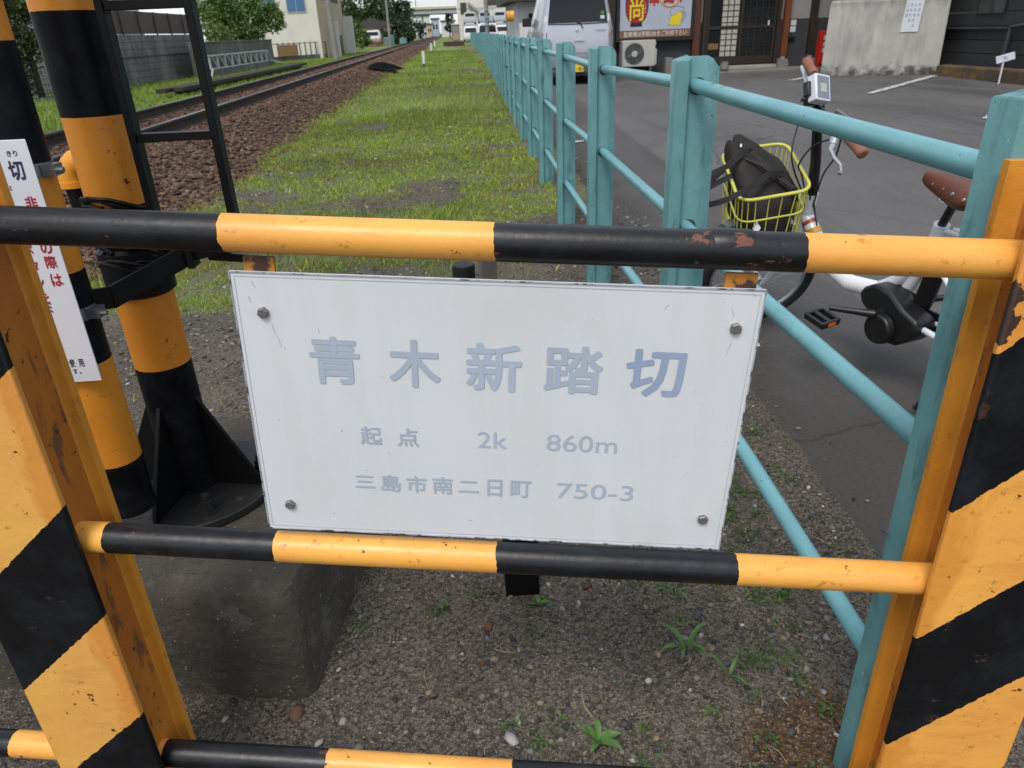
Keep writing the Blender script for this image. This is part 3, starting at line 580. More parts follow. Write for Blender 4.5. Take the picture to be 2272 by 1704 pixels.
for k in range(4): b.tube([(-.735 + .012 * k, 1.33, .90 - .01 * k), (-.725 + .01 * k, 1.31, .86), (-.712 + .008 * k, 1.29, .825), (-.715 + .008 * k, 1.27, .79 + .01 * k), (-.70, 1.29, .755)], .0085, 8)
b.box((-.705, 1.262, .775), (.05, .04, .03)); b.build('cable_loop', M['black_paint'], P1)
# narrow ladder bolted to the pole
LD = thing('pole_ladder', 'narrow black steel ladder fixed to the side of the thick striped pole', 'ladder', (-.50, 1.415, .83))
for x, w in ((-.578, .013), (-.4335, .014)):
    b = MB(); b.bb(x - w / 2, x + w / 2, 1.400, 1.432, .835, 3.3); b.build('side_rail', M['black_paint'], LD, bevel=.0012)
for z in (1.050, 1.262, 1.474, 1.686, 1.898, 2.11, .84):
    b = MB(); b.bb(-.5715, -.4405, 1.405, 1.427, z - .008, z + .007); b.build('rung', M['black_paint'], LD, bevel=.001)
# second pole with the emergency notice
QX, QY = -.7045, 1.262
P2 = thing('slim_striped_pole', 'slimmer black and yellow pole carrying the white notice plate, clamped beside the thick pole', 'pole', (QX, QY, .36))
b = MB(); b.tube([(QX, QY, .362 + i * .1) for i in range(30)], .0447, 32)
z0 = .36
b.build('shaft', stripe('slim_paint', (0, 0, 1), [.478 - z0, .688 - z0, .856 - z0, 1.028 - z0, 1.214 - z0, 1.40 - z0, 1.58 - z0, 1.76 - z0], True, jag=.0006, yel=(.66, .255, .018), bump=.1, rust=0, rough=.4, spk=.12), P2)
for z in (1.026, .782):
    b = MB(); b.tube([(QX, QY, z - .011), (QX, QY, z + .011)], .0462, 32); b.box((QX + .052, QY - .012, z), (.022, .026, .018)); b.cyl((QX + .045, QY - .02, z), (QX + .075, QY - .022, z), .0045, n=8); b.build('strap_clamp', M['galv'], P2)
b = MB(); b.rings([[Vector((QX - .02 + .05 * sx * k, QY - .075 + .03 * sy * k, z)) for sx, sy in ((-1, -1), (1, -1), (1, 1), (-1, 1))] for z, k in ((1.235, .7), (1.243, .95), (1.26, 1), (1.45, 1))]); b.build('junction_box', M['galv'], P2, bevel=.006)
NP = thing('notice_plate', 'tall white notice plate with red and navy characters strapped to the slim striped pole', 'sign', (-.72, 1.205, .68))
b = MB(); b.bb(-.800, -.6555, 1.2052, 1.2072, .669, 1.078); b.build('plate', M['plate_white'], NP, bevel=.0009)
b = MB(); b.bb(-.7985, -.657, 1.2048, 1.2058, .6695, .6702); b.build('plate_lip', M['plate_white'], NP)
o_, u_, v_ = (0, 1.2052, 0), (1, 0, 0), (0, 0, 1)
def T(s, m, bb, bold=.015): text(s, 1, M[m], 'lettering', NP, o_, u_, v_, bold=bold, bbox=bb, n_off=.0004)
T('きり', 'txt_black', (-.689, 1.054, -.673, 1.0625)); T('切', 'txt_navy', (-.6935, 1.018, -.6705, 1.0475), .03); T('g', 'txt_black', (-.7015, 1.003, -.698, 1.0105), .0)
T('ふみ', 'txt_black', (-.722, 1.054, -.706, 1.0625)); T('踏', 'txt_navy', (-.7265, 1.018, -.7035, 1.0475), .03)
for s, zt in (('非', .993), ('常', .969), ('の', .9215), ('際', .897), ('は', .8665)):
    h = .0215; T(s, 'txt_red', (-.685, zt - h, -.667, zt), .028)
for s, zt in (('ボ', .9185), ('タ', .891), ('ン', .862), ('を', .836)): T(s, 'txt_red', (-.7135, zt - .020, -.697, zt), .028)
T('ミ', 'txt_black', (-.7035, .799, -.698, .819), .02)
for s, x0, x1, z0_, z1_ in (('使', -.7005, -.6915, .698, .7135), ('用', -.6850, -.6765, .698, .7125), ('す', -.6985, -.6915, .6845, .6945), ('。', -.6885, -.6855, .6845, .688)): T(s, 'txt_black', (x0, z0_, x1, z1_), .018)
# orange conduit elbow
EL = thing('conduit_elbow', 'orange pipe elbow on a dark hose behind the thick striped pole', 'conduit', (-.79, 1.58, .35))
b = MB(); pts = [(-.800, 1.6, .945), (-.800, 1.6, .957)] + [(-.764 - .036 * math.cos(math.radians(t)), 1.6, .957 + .036 * math.sin(math.radians(t))) for t in range(15, 91, 15)] + [(-.70, 1.6, .993)]
b.tube(pts, .026, 24); b.tube([(-.800, 1.6, .940), (-.800, 1.6, .952)], .029, 24); b.build('elbow', M['yellow_clean'], EL)
b = MB(); b.tube([(-.800, 1.6, .942), (-.797, 1.6, .90), (-.775, 1.6, .82), (-.76, 1.6, .6), (-.76, 1.6, .251)], .020, 14); b.build('hose', M['black_paint'], EL)
# ------------------------------------------------------------------ teal fence: old rails as posts, three pipes through them
FN = thing('teal_fence', 'long teal painted fence of old rail posts with three pipe rails along the car park', 'fence', (.52, .8, 0))
pys = [.795] + [1.98 + 1.435 * i for i in range(88)]
PZ = {0: [(.8, 1.021), (.88, 1.0235), (1.98, 1.053), (3.41, 1.030), (4.85, 1.037), (400, 1.037)], 1: [(.8, .627), (.894, .632), (1.45, .655), (1.98, .686), (3.41, .684), (4.85, .662), (7, .668), (400, .668)], 2: [(.8, .197), (.916, .208), (1.42, .269), (1.98, .310), (2.55, .325), (3.41, .300), (4.85, .276), (400, .28)]}
def pipe_z(k, y): return float(np.interp(y, [q[0] for q in PZ[k]], [q[1] for q in PZ[k]]))
def post_mesh(holes, yp=8.):
    b = MB(); w = .117
    def zt(x, y): return 1.122 - (.028 * ((x - .085) / .032) ** 2 if x > .085 else 0) - (.006 if x < .034 else 0)
    sec = [(0, -.026), (.006, -.031), (.031, -.031), (.037, -.024), (.041, -.010), (.048, -.008), (.085, -.008), (.100, -.010), (.110, -.013), (.117, -.013), (.117, .013), (.110, .013), (.100, .010), (.085, .008), (.048, .008), (.041, .010), (.037, .024), (.031, .031), (.006, .031), (0, .026)]
    R = random.Random(9 + holes)
    b.rings([[Vector((x, y, z)) for x, y in sec] for z in (-.25, .5)] + [[Vector((x, y, zt(x, y) + R.gauss(0, .0012) - .003)) for x, y in sec]] + [[Vector((x * .97 + .0018, y * .85, zt(x, y) + R.gauss(0, .0012))) for x, y in sec]])
    if holes:
        for z in [pipe_z(k, yp) for k in range(3)]:
            for dz, dx in ((0, 0),):
                b.cyl((.064 + dx, -.0088, z - .002), (.064 + dx, -.0080, z - .002), .0215, n=20, mi=1)
    return b.build('post', [M['teal'], M['hole']], FN, world=False, smooth=40)
near = [post_mesh(i + 1, y) for i, y in enumerate(pys[:8])]; far_ = post_mesh(0)
first = True
used = set()
for i, y in enumerate(pys):
    src = near[i] if i < 8 else (near[i - 6] if i < 13 else far_)
    if id(src) in used: o = src.copy(); COL.objects.link(o)
    else: o = src; used.add(id(src))
    jx = R.gauss(0, .004); jz = R.gauss(0, .008) if i > 3 else 0
    o.location = ((float(fence_x(y)) + jx if i else .601) - FN.location.x, y - FN.location.y, jz)
for k_ in range(3):
    b = MB(); pts = [(.661 - .035 * (q - .8), q, pipe_z(k_, q)) for q in (.80, .9, 1.15, 1.42, 1.7)] + [(float(fence_x(y)) + .062, y, pipe_z(k_, y)) for y in [1.98, 2.55] + pys[2:]]
    b.tube(pts, .0178, 16, caps=True)
    b.build('pipe_rail', M['teal_pipe'], FN)
# ------------------------------------------------------------------ railway: ballast bank, sleepers, rails
BY0, BY1 = .9, 420
def ballast_z(x, y):
    d = np.abs(x + 4.115); e = (fbm(x, y, 1.4, 3) - .5) * .12
    return np.clip((2.08 + e - d) / 1.05, -.35, 1) * .20 - .02 + (fbm(x, y, 5., 3) - .5) * .05
bx = np.arange(-6.45, -1.75, .06); by = np.array(graded(BY0, BY1, .06, 1.02)); X, Y = np.meshgrid(bx, by); Z = ballast_z(X, Y)
c = np.array([.105, .056, .036]) * (.65 + .7 * fbm(X, Y, 3.)[..., None]); nx, ny = len(bx), len(by); I = np.arange(nx * ny).reshape(ny, nx)
F = np.stack([I[:-1, :-1], I[:-1, 1:], I[1:, 1:], I[1:, :-1]], -1).reshape(-1, 4)
bm2, bn, bp_ = newmat('ballast_mat'); ba = bn.nodes.new("ShaderNodeAttribute"); ba.attribute_name = 'col'; bv = coords(bn, rnd=False); w1 = voro(bn, bv, 17)
cc_ = mixc(bn, 1.0, ba.outputs['Color'], mixc(bn, vgrey(bn, w1), (.45, .45, .45), (1.6, 1.5, 1.45)), 'MULTIPLY'); cc_ = mixc(bn, ramp(bn, w1.outputs['Distance'], .25, .7), cc_, (.012, .008, .006)); bn.links.new(cc_, bp_.inputs['Base Color']); bp_.inputs['Roughness'].default_value = .95
bumpn(bn, bp_, w1.outputs['Distance'], 1., .03)
tag(np_mesh('ballast_bed', np.stack([X, Y, Z], -1).reshape(-1, 3), F, bm2, c.reshape(-1, 3), smooth=True), 'rust brown ballast bank under the railway track', 'ballast', kind='structure')
n = 44000; p = pick(n, -6.2, -1.95, 3.6, 75, lambda x, y: np.where((x > -3.45) | (y > 14), 1., .45) * (np.abs(x + 3.585) > .07), far=1)
z = ballast_z(p[:, 0], p[:, 1]); k = z > -.03; p = p[k]; z = z[k]; n = len(p)
r = (.013 + .016 * rng.random(n)) * np.clip(p[:, 1] / 16, 1, 2.2)
pal = np.array([(.130, .072, .048), (.098, .056, .038), (.165, .100, .068), (.066, .044, .033), (.18, .128, .094), (.12, .088, .068)])
pc = pal[rng.choice(6, n, p=[.3, .27, .17, .15, .05, .06])] * (.6 + .6 * rng.random((n, 1)))
V, F, Cc = stones(np.column_stack([p, z + r * .35]), r, pc, .75, .42)
M['ballast_stone'] = vcol_mat('ballast_stone', .95, bump=.4, bs=60, bd=.004)
tag(np_mesh('ballast_stones', V, F, M['ballast_stone'], Cc), 'rust brown crushed stones covering the ballast bank', 'ballast stones', kind='stuff')
TR = thing('railway_track', 'single railway track with two steel rails on wooden sleepers running into the distance', 'railway track', (-4.115, 1, .15))
M['rail_side'] = mk('rail_side', (.055, .034, .026), .8, .3, 12, .3, 60, .002)
M['rail_top'] = mk('rail_top', (.20, .20, .21), .3, .15, 10, metal=1, stretch=(6, .3, 1))
M['sleeper'] = mk('sleeper', (.05, .036, .028), .9, .4, 14, .5, 40, .004, stretch=(.2, 1, 1))
for xr in (-4.648, -3.582):
    sec = [(-.064, .184), (.064, .184), (.064, .194), (.010, .212), (.008, .292), (.0325, .302), (.0325, .328), (.026, .3335)]
    sec = [(x, z) for x, z in sec] + [(-x, z) for x, z in reversed(sec[2:])]
    b = MB(); b.prism(sec, (xr, .95, 0), (1, 0, 0), (0, 0, 1), (0, 420, 0)); ro = b.build('rail', M['rail_side'], TR, smooth=20)
    b = MB(); b.bb(xr - .026, xr + .026, .95, 420.95, .3330, .3350); b.build('running_surface', M['rail_top'], ro)
b = MB(); b.bb(-1.05, 1.05, -.11, .11, -.13, .0); s0 = b.build('sleeper', M['sleeper'], TR, world=False, bevel=.008); s0.location = (0, .3, .032)
for i in range(1, 88):
    o = s0.copy(); COL.objects.link(o); o.location = (R.gauss(0, .02), .3 + i * .68, .032); 
# ------------------------------------------------------------------ asphalt car park
lx = np.concatenate([np.arange(.93, 2., .05), np.arange(2., 8, .25), np.arange(8, 40.1, 2)]); ly = np.concatenate([np.arange(.6, 8, .06), np.arange(8, 30, .4), np.arange(30, 161, 5)])
X, Y = np.meshgrid(lx, ly); Xe = X.copy(); Xe[:, :4] += ((fbm(X[:, :1], Y[:, :1], 3.5, 5) - .5) * .26) * np.array([[1, .8, .5, .25]]); Z = lot_z(Y) + (fbm(X, Y, .8, 3) - .5) * .012; Z[:, 0] -= .06; Z[:, 1] -= .010
Xe = Xe + (fence_x(Y) - .53) * np.clip((4.5 - X) / 3.5, 0, 1) - .07 * np.clip((2 - X) / 1.2, 0, 1)
Y_shift = np.maximum(0, X - .98 - 0.0) * 0
nx, ny = len(lx), len(ly); I = np.arange(nx * ny).reshape(ny, nx); F = np.stack([I[:-1, :-1], I[:-1, 1:], I[1:, 1:], I[1:, :-1]], -1).reshape(-1, 4)
am, an, ap = newmat('asphalt'); av = coords(an, rnd=False)
ac = mixc(an, ramp(an, noise(an, av, .55, 5), .3, .7), (.086, .083, .081), (.118, .114, .111))
ac = mixc(an, ramp(an, noise(an, coords(an, (1, .25, 1), False), 1.1, 5, .6, .6), .52, .66), ac, (.066, .064, .064))
ac = mixc(an, 1.0, ac, mixc(an, noise(an, av, 210, 3, .8), (.45, .45, .45), (1.5, 1.5, 1.48)), 'MULTIPLY')
vv = voro(an, av, 240); ac = mixc(an, ramp(an, vgrey(an, vv), .94, .98), ac, (.18, .175, .17))
ve = an.nodes.new("ShaderNodeTexVoronoi"); ve.feature = 'DISTANCE_TO_EDGE'; ve.inputs['Scale'].default_value = .42
wv = an.nodes.new("ShaderNodeMix"); wv.data_type = 'VECTOR'; wv.inputs[0].default_value = .22
nzc = an.nodes.new("ShaderNodeTexNoise"); nzc.inputs['Scale'].default_value = 2.2; nzc.inputs['Detail'].default_value = 6; an.links.new(av, nzc.inputs['Vector'])
an.links.new(av, wv.inputs[4]); an.links.new(nzc.outputs['Color'], wv.inputs[5]); an.links.new(wv.outputs[1], ve.inputs['Vector'])
cm = math2(an, 'MULTIPLY', math2(an, 'LESS_THAN', ve.outputs['Distance'], .0022), ramp(an, noise(an, av, .5, 2), .44, .5))
sx = an.nodes.new("ShaderNodeSeparateXYZ"); an.links.new(av, sx.inputs[0])
fd = math2(an, 'SUBTRACT', sx.outputs[0], math2(an, 'MULTIPLY', sx.outputs[1], .029)); wob = math2(an, 'MULTIPLY', math2(an, 'SUBTRACT', noise(an, av, 2.2, 5, .6), .5), .8)
old = math2(an, 'MAXIMUM', math2(an, 'SUBTRACT', 1, ramp(an, math2(an, 'ADD', fd, wob), 1.02, 1.30)), math2(an, 'SUBTRACT', 1, ramp(an, math2(an, 'ADD', sx.outputs[1], wob), 2.0, 2.75)))
seam = math2(an, 'SUBTRACT', 1, ramp(an, math2(an, 'ADD', fd, math2(an, 'MULTIPLY', wob, .12)), 1.72, 1.76))
ac = mixc(an, math2(an, 'MULTIPLY', seam, .42), ac, (.040, .039, .039))
ac = mixc(an, math2(an, 'MULTIPLY', old, .9), ac, mixc(an, noise(an, av, 70, 5, .75), (.016, .0145, .013), (.085, .078, .07)))
ac = mixc(an, math2(an, 'MULTIPLY', cm, .55), ac, (.022, .021, .020)); an.links.new(ac, ap.inputs['Base Color']); ap.inputs['Roughness'].default_value = .85; ap.inputs['Specular IOR Level'].default_value = .35
bumpn(an, ap, noise(an, av, 260, 3, .8), .5, .003)
tag(np_mesh('parking_lot', np.stack([Xe, Y, Z], -1).reshape(-1, 3), F, am, None, smooth=True), 'worn grey asphalt car park beyond the teal fence', 'car park', kind='structure')
M['road_paint'] = mk('road_paint', (.62, .62, .60), .8, .2, 6, .3, 80, .002, layers=[dict(s=18, lo=.50, hi=.60, c=(.10, .098, .095), a=.9)])
def lot_line(p, q, w, label, nm='parking_line'):
    p, q = Vector((*p, 0)), Vector((*q, 0)); d = (q - p).normalized(); s = Vector((-d.y, d.x, 0)) * w / 2; n_ = 14; b = MB(); pts = []
    for i in range(n_ + 1):
        m_ = p + (q - p) * (i / n_); k = Vector((R.gauss(0, .006), R.gauss(0, .006), 0))
        pts.append((m_ - s + k, m_ + s - k))
    vs = [Vector((v.x, v.y, float(lot_z(v.y)) + .0115)) for pr in pts for v in pr]
    b.add(vs, [(2 * i, 2 * i + 1, 2 * i + 3, 2 * i + 2) for i in range(n_)])
    tag(b.build(nm, M['road_paint']), label, 'road marking', 'white bay lines on the asphalt')
lot_line((6.49, 11.64), (9.13, 14.17), .13, 'long worn white bay line running to the foot of the concrete block')
lot_line((6.45, 14.5), (7.35, 15.35), .11, 'short white bay line left of the concrete block')
lot_line((6.19, 8.44), (7.6, 9.8), .13, 'white bay line whose tip shows left of the nearest teal post')
lot_line((1.24, 8.2), (1.44, 8.3), .10, 'small white paint mark on the asphalt right behind the teal fence')
# ------------------------------------------------------------------ electric bicycle with yellow basket, leaning on its stand
M['bike_white'] = mk('bike_white', (.72, .73, .76), .28, .06, 6, coat=.4)
M['bike_black'] = mk('bike_black', (.010, .010, .011), .38, .2, 20)
M['tyre'] = mk('tyre', (.016, .016, .016), .8, .2, 30, .4, 120, .001)
M['leather'] = mk('leather', (.135, .036, .014), .48, .2, 14, .2, 120, .0006)
M['grip'] = mk('grip', (.27, .105, .060), .6, .2, 30, .2, 200, .0005)
M['alloy'] = mk('alloy', (.62, .63, .65), .28, .1, 20, metal=.8)
M['basket_yellow'] = mk('basket_yellow', (.62, .60, .10), .4, .1, 10)
M['lcd'] = mk('lcd', (.40, .42, .36), .25, .05, 20)
M['panel_grey'] = mk('panel_grey', (.20, .22, .26), .3, .1, 20)
M['orange_refl'] = mk('orange_refl', (.60, .13, .01), .2)
M['sticker'] = mk('sticker', (.62, .33, .04), .4)
M['sticker_red'] = mk('sticker_red', (.45, .08, .03), .4)
BK = thing('electric_bicycle', 'white electric bicycle with brown saddle and yellow front basket parked beyond the teal fence', 'bicycle', (1.42, 2.4, 0))
V3 = Vector
def wheel(c, nrm, r, name):
    c = V3(c); nrm = V3(nrm).normalized(); u = nrm.cross(V3((0, 0, 1))).normalized(); w = nrm.cross(u); P = lambda a, q, d=0: c + (u * math.cos(a) + w * math.sin(a)) * q + nrm * d
    b = MB(); b.tube([P(2 * math.pi * i / 56, r - .020) for i in range(56)], .020, 12, closed=True); ty = b.build(name, M['tyre'], BK)
    b = MB(); b.tube([P(2 * math.pi * i / 56, r - .043) for i in range(56)], .009, 8, closed=True); b.build('rim', M['alloy'], ty)
    b = MB()
    for i in range(28):
        a = 2 * math.pi * i / 28; sgn = 1 if i % 2 else -1; b.cyl(P(a + sgn * .9, .018, .022 * (1 if i % 4 < 2 else -1)), P(a, r - .046), .0010, n=4)
    b.build('spokes', M['alloy'], ty); b = MB(); b.cyl(c - nrm * .036, c + nrm * .036, .020, n=16); b.cyl(c - nrm * .058, c + nrm * .058, .006, n=8); b.build('hub', M['alloy'], ty)
    return P
Wc = V3((1.230, 2.845, .222)); Nf = V3((.03, .935, .36))
PW = wheel(Wc, Nf, .242, 'front_wheel')
b = MB()
b = MB(); arc = [PW(math.radians(t), .262) for t in range(-150, -62, 8)]
for i in range(len(arc) - 1): pass
nf = Nf.normalized(); b.rings([[p + nf * .026, p + (p - Wc).normalized() * .006 + nf * .012, p + (p - Wc).normalized() * .007 - nf * .012, p - nf * .026] for p in arc], closed=False, caps=False); g_ = b.build('mudguard', M['bike_black'], BK); md = g_.modifiers.new('solid', 'SOLIDIFY'); md.thickness = .002
Rc = V3((1.615, 1.855, .235)); Nr = V3((.95, .29, .10)); wheel(Rc, Nr, .242, 'rear_wheel')
# frame
b = MB(); b.tube([(1.341, 2.735, .47), (1.345, 2.72, .505), (1.368, 2.67, .437), (1.391, 2.58, .345), (1.437, 2.49, .300), (1.497, 2.395, .300)], [.026, .028, .029, .031, .032, .032], 18); b.build('main_tube', M['bike_white'], BK)
b = MB(); b.tube([(1.497, 2.395, .310), (1.515, 2.33, .355), (1.530, 2.285, .415)], .024, 14); b.build('brace_tube', M['bike_white'], BK)
b = MB(); b.tube([(1.337, 2.74, .445), (1.344, 2.715, .525), (1.338, 2.69, .60)], .0245, 16); b.build('head_tube', M['bike_white'], BK)
b = MB(); b.tube([(1.3605, 2.683, .462), (1.366, 2.671, .444)], .0285, 18); b.build('sticker', M['sticker'], BK); b = MB(); b.tube([(1.3515, 2.706, .487), (1.355, 2.697, .476)], .0287, 18); b.build('sticker', M['sticker_red'], BK)
b = MB()
for sgn in (1, -1):
    o = nf * (.045 * sgn); b.tube([V3((1.335, 2.745, .435)) + o * .7, V3((1.31, 2.77, .39)) + o, Wc + o * 1.05], [.013, .013, .009], 10)
b.tube([V3((1.335, 2.745, .435)) + nf * .04, V3((1.336, 2.745, .45)), V3((1.335, 2.745, .435)) - nf * .04], .014, 10); b.build('fork', M['bike_white'], BK)
b = MB(); b.tube([(1.52, 2.34, .24), (1.545, 2.265, .40), (1.529, 2.18, .585)], .021, 14); b.tube([(1.533, 2.19, .548), (1.528, 2.176, .592)], .0245, 16); b.build('seat_tube', M['bike_white'], BK)
b = MB(); b.tube([(1.527, 2.175, .59), (1.516, 2.115, .69), (1.513, 2.09, .705)], .0135, 14); b.build('seatpost', M['bike_black'], BK)
b = MB(); b.tube([(1.53, 2.165, .575), (1.56, 2.12, .565), (1.585, 2.08, .55)], [.009, .007, .004], 8); b.tube([(1.55, 2.15, .580), (1.58, 2.13, .575)], .007, 8); b.build('quick_release', M['bike_white'], BK)
b = MB()
for sgn in (1, -1):
    o = V3(Nr).normalized() * .055 * sgn
    b.tube([V3((1.535, 2.24, .25)) + o * .5, Rc + o], .011, 10); b.tube([V3((1.535, 2.19, .50)) + o * .35, Rc + o], .0085, 10)
b.build('rear_stays', M['bike_white'], BK)
# saddle: broad at the back, narrow nose towards the handlebar
bd = V3((.27, -.955, -.10)).normalized(); sd = V3((0, 0, 1)).cross(bd).normalized(); up = bd.cross(sd) * -1
if up.z < 0: up = -up
S0_ = V3((1.477, 2.235, .744)); secs = []
for q, hw, h0, h1 in ((0, .012, .006, -.022), (.012, .021, .012, -.034), (.05, .027, .014, -.046), (.11, .038, .013, -.062), (.16, .062, .014, -.070), (.205, .080, .016, -.064), (.245, .078, .014, -.042), (.265, .060, .006, -.028)):
    c = S0_ + bd * q; secs.append([c + sd * (hw * x) + up * (h1 + (h0 - h1) * z) for x, z in ((-1, .0), (-1.03, .45), (-.9, .85), (-.5, 1), (0, 1.02), (.5, 1), (.9, .85), (1.03, .45), (1, .0))])
b = MB(); b.rings(secs, closed=True, caps=True); sa = b.build('saddle', M['leather'], BK, smooth=60, subd=1)
b = MB()
for q, hw in ((.060, .0265), (.110, .0375), (.160, .0605), (.215, .0785)):
    for sgn in (-1, 1):
        c = S0_ + bd * q + sd * hw * sgn + up * (-.016); b.cyl(c - sd * .003 * sgn, c + sd * .0022 * sgn, .0058, .0045, n=12)
b.build('saddle_rivets', M['alloy'], sa)
b = MB()
for sgn in (-1, 1): b.tube([S0_ + bd * .05 + sd * .012 * sgn + up * -.02, S0_ + bd * .10 + sd * .02 * sgn + up * -.06, S0_ + bd * .17 + sd * .022 * sgn + up * -.06, S0_ + bd * .235 + sd * .04 * sgn + up * -.03], .0035, 8)
b.build('saddle_rails', M['alloy'], sa)
b = MB(); c = S0_ + bd * .235 + up * -.075; b.box(c, (.05, .008, .05)); b.build('rear_reflector', M['plate_white'], BK, bevel=.003)
# drive unit, battery, crank, pedals
b = MB()
def ell(c, r, ax, n=18): return c
dr = V3((.955, .29, 0)).normalized(); fw = V3((-.286, .958, 0)); uz = V3((0, 0, 1))
MC = V3((1.492, 2.262, .245))
b = MB(); prof = [(.115, .085), (.13, .060), (.115, .025), (.07, .0), (.045, -.045), (.0, -.085), (-.055, -.080), (-.10, -.050), (-.13, -.012), (-.125, .03), (-.06, .055), (.0, .098), (.07, .110)]
b.prism(prof, MC - dr * .048, fw, uz, dr * .096); b.build('drive_unit', M['bike_black'], BK, smooth=50, bevel=.012)
b = MB(); b.cyl(MC - dr * .05 + V3((0, .0, -.03)), MC - dr * .082 + V3((0, .0, -.03)), .058, .052, n=32); b.build('motor_cover', M['bike_black'], BK, bevel=.006)
b = MB(); b.cyl(MC + dr * .05, MC + dr * .058, .085, n=36); b.prism([(.09, .05), (.08, -.05), (-.40, -.045), (-.42, .03)], MC + dr * .056, fw, uz, dr * .010); b.build('chain_case', M['bike_black'], BK, bevel=.002)
b = MB(); b.tube([(1.565, 2.235, .295), (1.556, 2.20, .40), (1.545, 2.14, .53)], .040, 4); b.build('battery', M['bike_black'], BK, bevel=.008, smooth=20)
ax = MC - dr * .085 + V3((0, .02, .020))
b = MB(); b.tube([ax, ax + V3((-.05, .02, .004)), ax + V3((-.135, .055, .012))], [.016, .012, .010], 12); b.cyl(MC + V3((0, .02, .020)), ax - dr * .006, .014, n=16); b.build('crank', M['bike_black'], BK)
b = MB(); b.tube([MC + dr * .09 + V3((0, .02, .04)), MC + dr * .09 + V3((.135, -.035, .068))], [.014, .010], 12); b.build('crank', M['bike_black'], BK)
def pedal(c, lab=None):
    c = V3(c); u = V3((-.92, -.36, -.05)).normalized(); w = V3((.33, -.94, -.18)).normalized(); k = u.cross(w)
    Rm = Matrix((u, w, k)).transposed(); b = MB()
    for y in (-.040, .040): b.box(c + w * y, (.078, .012, .024), Rm)
    for x in (-.038, .038): b.box(c + u * x, (.012, .088, .022), Rm)
    b.box(c, (.018, .085, .020), Rm); pd = b.build('pedal', M['bike_black'], BK, bevel=.003)
    b = MB(); b.box(c + w * .047, (.034, .003, .012), Rm); b.box(c - w * .047, (.034, .003, .012), Rm); b.build('pedal_reflector', M['orange_refl'], pd)
pedal(ax + V3((-.175, .020, -.012))); pedal(MC + dr * .13 + V3((.14, .0, .068)))
b = MB(); b.tube([(1.56, 2.0, .22), (1.50, 1.99, .10), (1.47, 2.02, .012)], [.009, .008, .009], 10); b.build('kickstand', M['bike_black'], BK)
# steering: stem, handlebar, grips, levers, display, cables
b = MB(); b.tube([(1.338, 2.69, .595), (1.318, 2.655, .72), (1.290, 2.625, .86), (1.277, 2.605, .93)], [.022, .019, .017, .018], 14); b.build('stem', M['bike_black'], BK)
b = MB(); b.tube([(1.338, 2.84, 1.028), (1.315, 2.74, .985), (1.272, 2.64, .938), (1.270, 2.58, .912), (1.297, 2.46, .850), (1.304, 2.42, .832)], .0108, 12); b.build('handlebar', M['bike_black'], BK)
for p0, p1 in (((1.335, 2.80, 1.010), (1.345, 2.895, 1.052)), ((1.303, 2.43, .838), (1.318, 2.335, .793))):
    p0, p1 = V3(p0), V3(p1); b = MB(); b.tube([p0, p0 + (p1 - p0) * .1, p0 + (p1 - p0) * .5, p0 + (p1 - p0) * .95, p1], [.0155, .018, .0165, .019, .014], 16); b.build('grip', M['grip'], BK)
b = MB(); b.tube([(1.275, 2.465, .812), (1.262, 2.45, .796), (1.266, 2.42, .772), (1.278, 2.395, .752), (1.277, 2.385, .735), (1.270, 2.38, .727)], [.010, .0075, .0065, .006, .0055, .008], 8); b.tube([(1.285, 2.475, .845), (1.275, 2.465, .812)], .013, 10); b.build('brake_lever', M['alloy'], BK)
b = MB(); b.tube([(1.318, 2.76, .985), (1.31, 2.79, .975), (1.33, 2.86, 1.0), (1.345, 2.93, 1.03)], [.009, .007, .006, .007], 8); b.build('brake_lever', M['alloy'], BK)
b = MB(); b.tube([(1.290, 2.50, .912), (1.296, 2.46, .902), (1.302, 2.40, .888)], [.008, .007, .006], 8); b.build('shift_lever', M['galv'], BK)
dx, dy, dn = V3((.93, .25, -.20)).normalized(), None, None; dn = V3((.32, -.84, .43)); dn = (dn - dx * dn.dot(dx)).normalized(); dy = dn.cross(dx)
if dy.z < 0: dy = -dy
DC = V3((1.232, 2.52, .985)); Rm = Matrix((dx, dy, dn)).transposed()
b = MB(); b.box(DC - dn * .008, (.064, .090, .038), Rm); dd = b.build('display', M['plate_white'], BK, bevel=.004)
b = MB(); b.box(DC + dn * .0112, (.050, .076, .002), Rm); b.build('display_panel', M['panel_grey'], dd, bevel=.0008); b = MB(); b.box(DC + dn * .0125 + dy * -.002, (.026, .030, .001), Rm); b.build('screen', M['lcd'], dd)
b = MB(); b.box(DC - dn * .022 - dx * .03, (.03, .05, .024), Rm); b.tube([DC - dn * .02 - dx * .03, V3((1.262, 2.60, .925))], .014, 10); b.tube([V3((1.225, 2.585, .925)), V3((1.232, 2.60, .99)), V3((1.245, 2.62, 1.0))], .016, 10); b.build('display_clamp', M['bike_black'], BK, bevel=.003)
b = MB(); b.tube([(1.24, 2.60, .94), (1.205, 2.585, .945), (1.19, 2.58, .947)], [.007, .005, .009], 8); b.build('bell', M['galv'], BK)
b = MB()
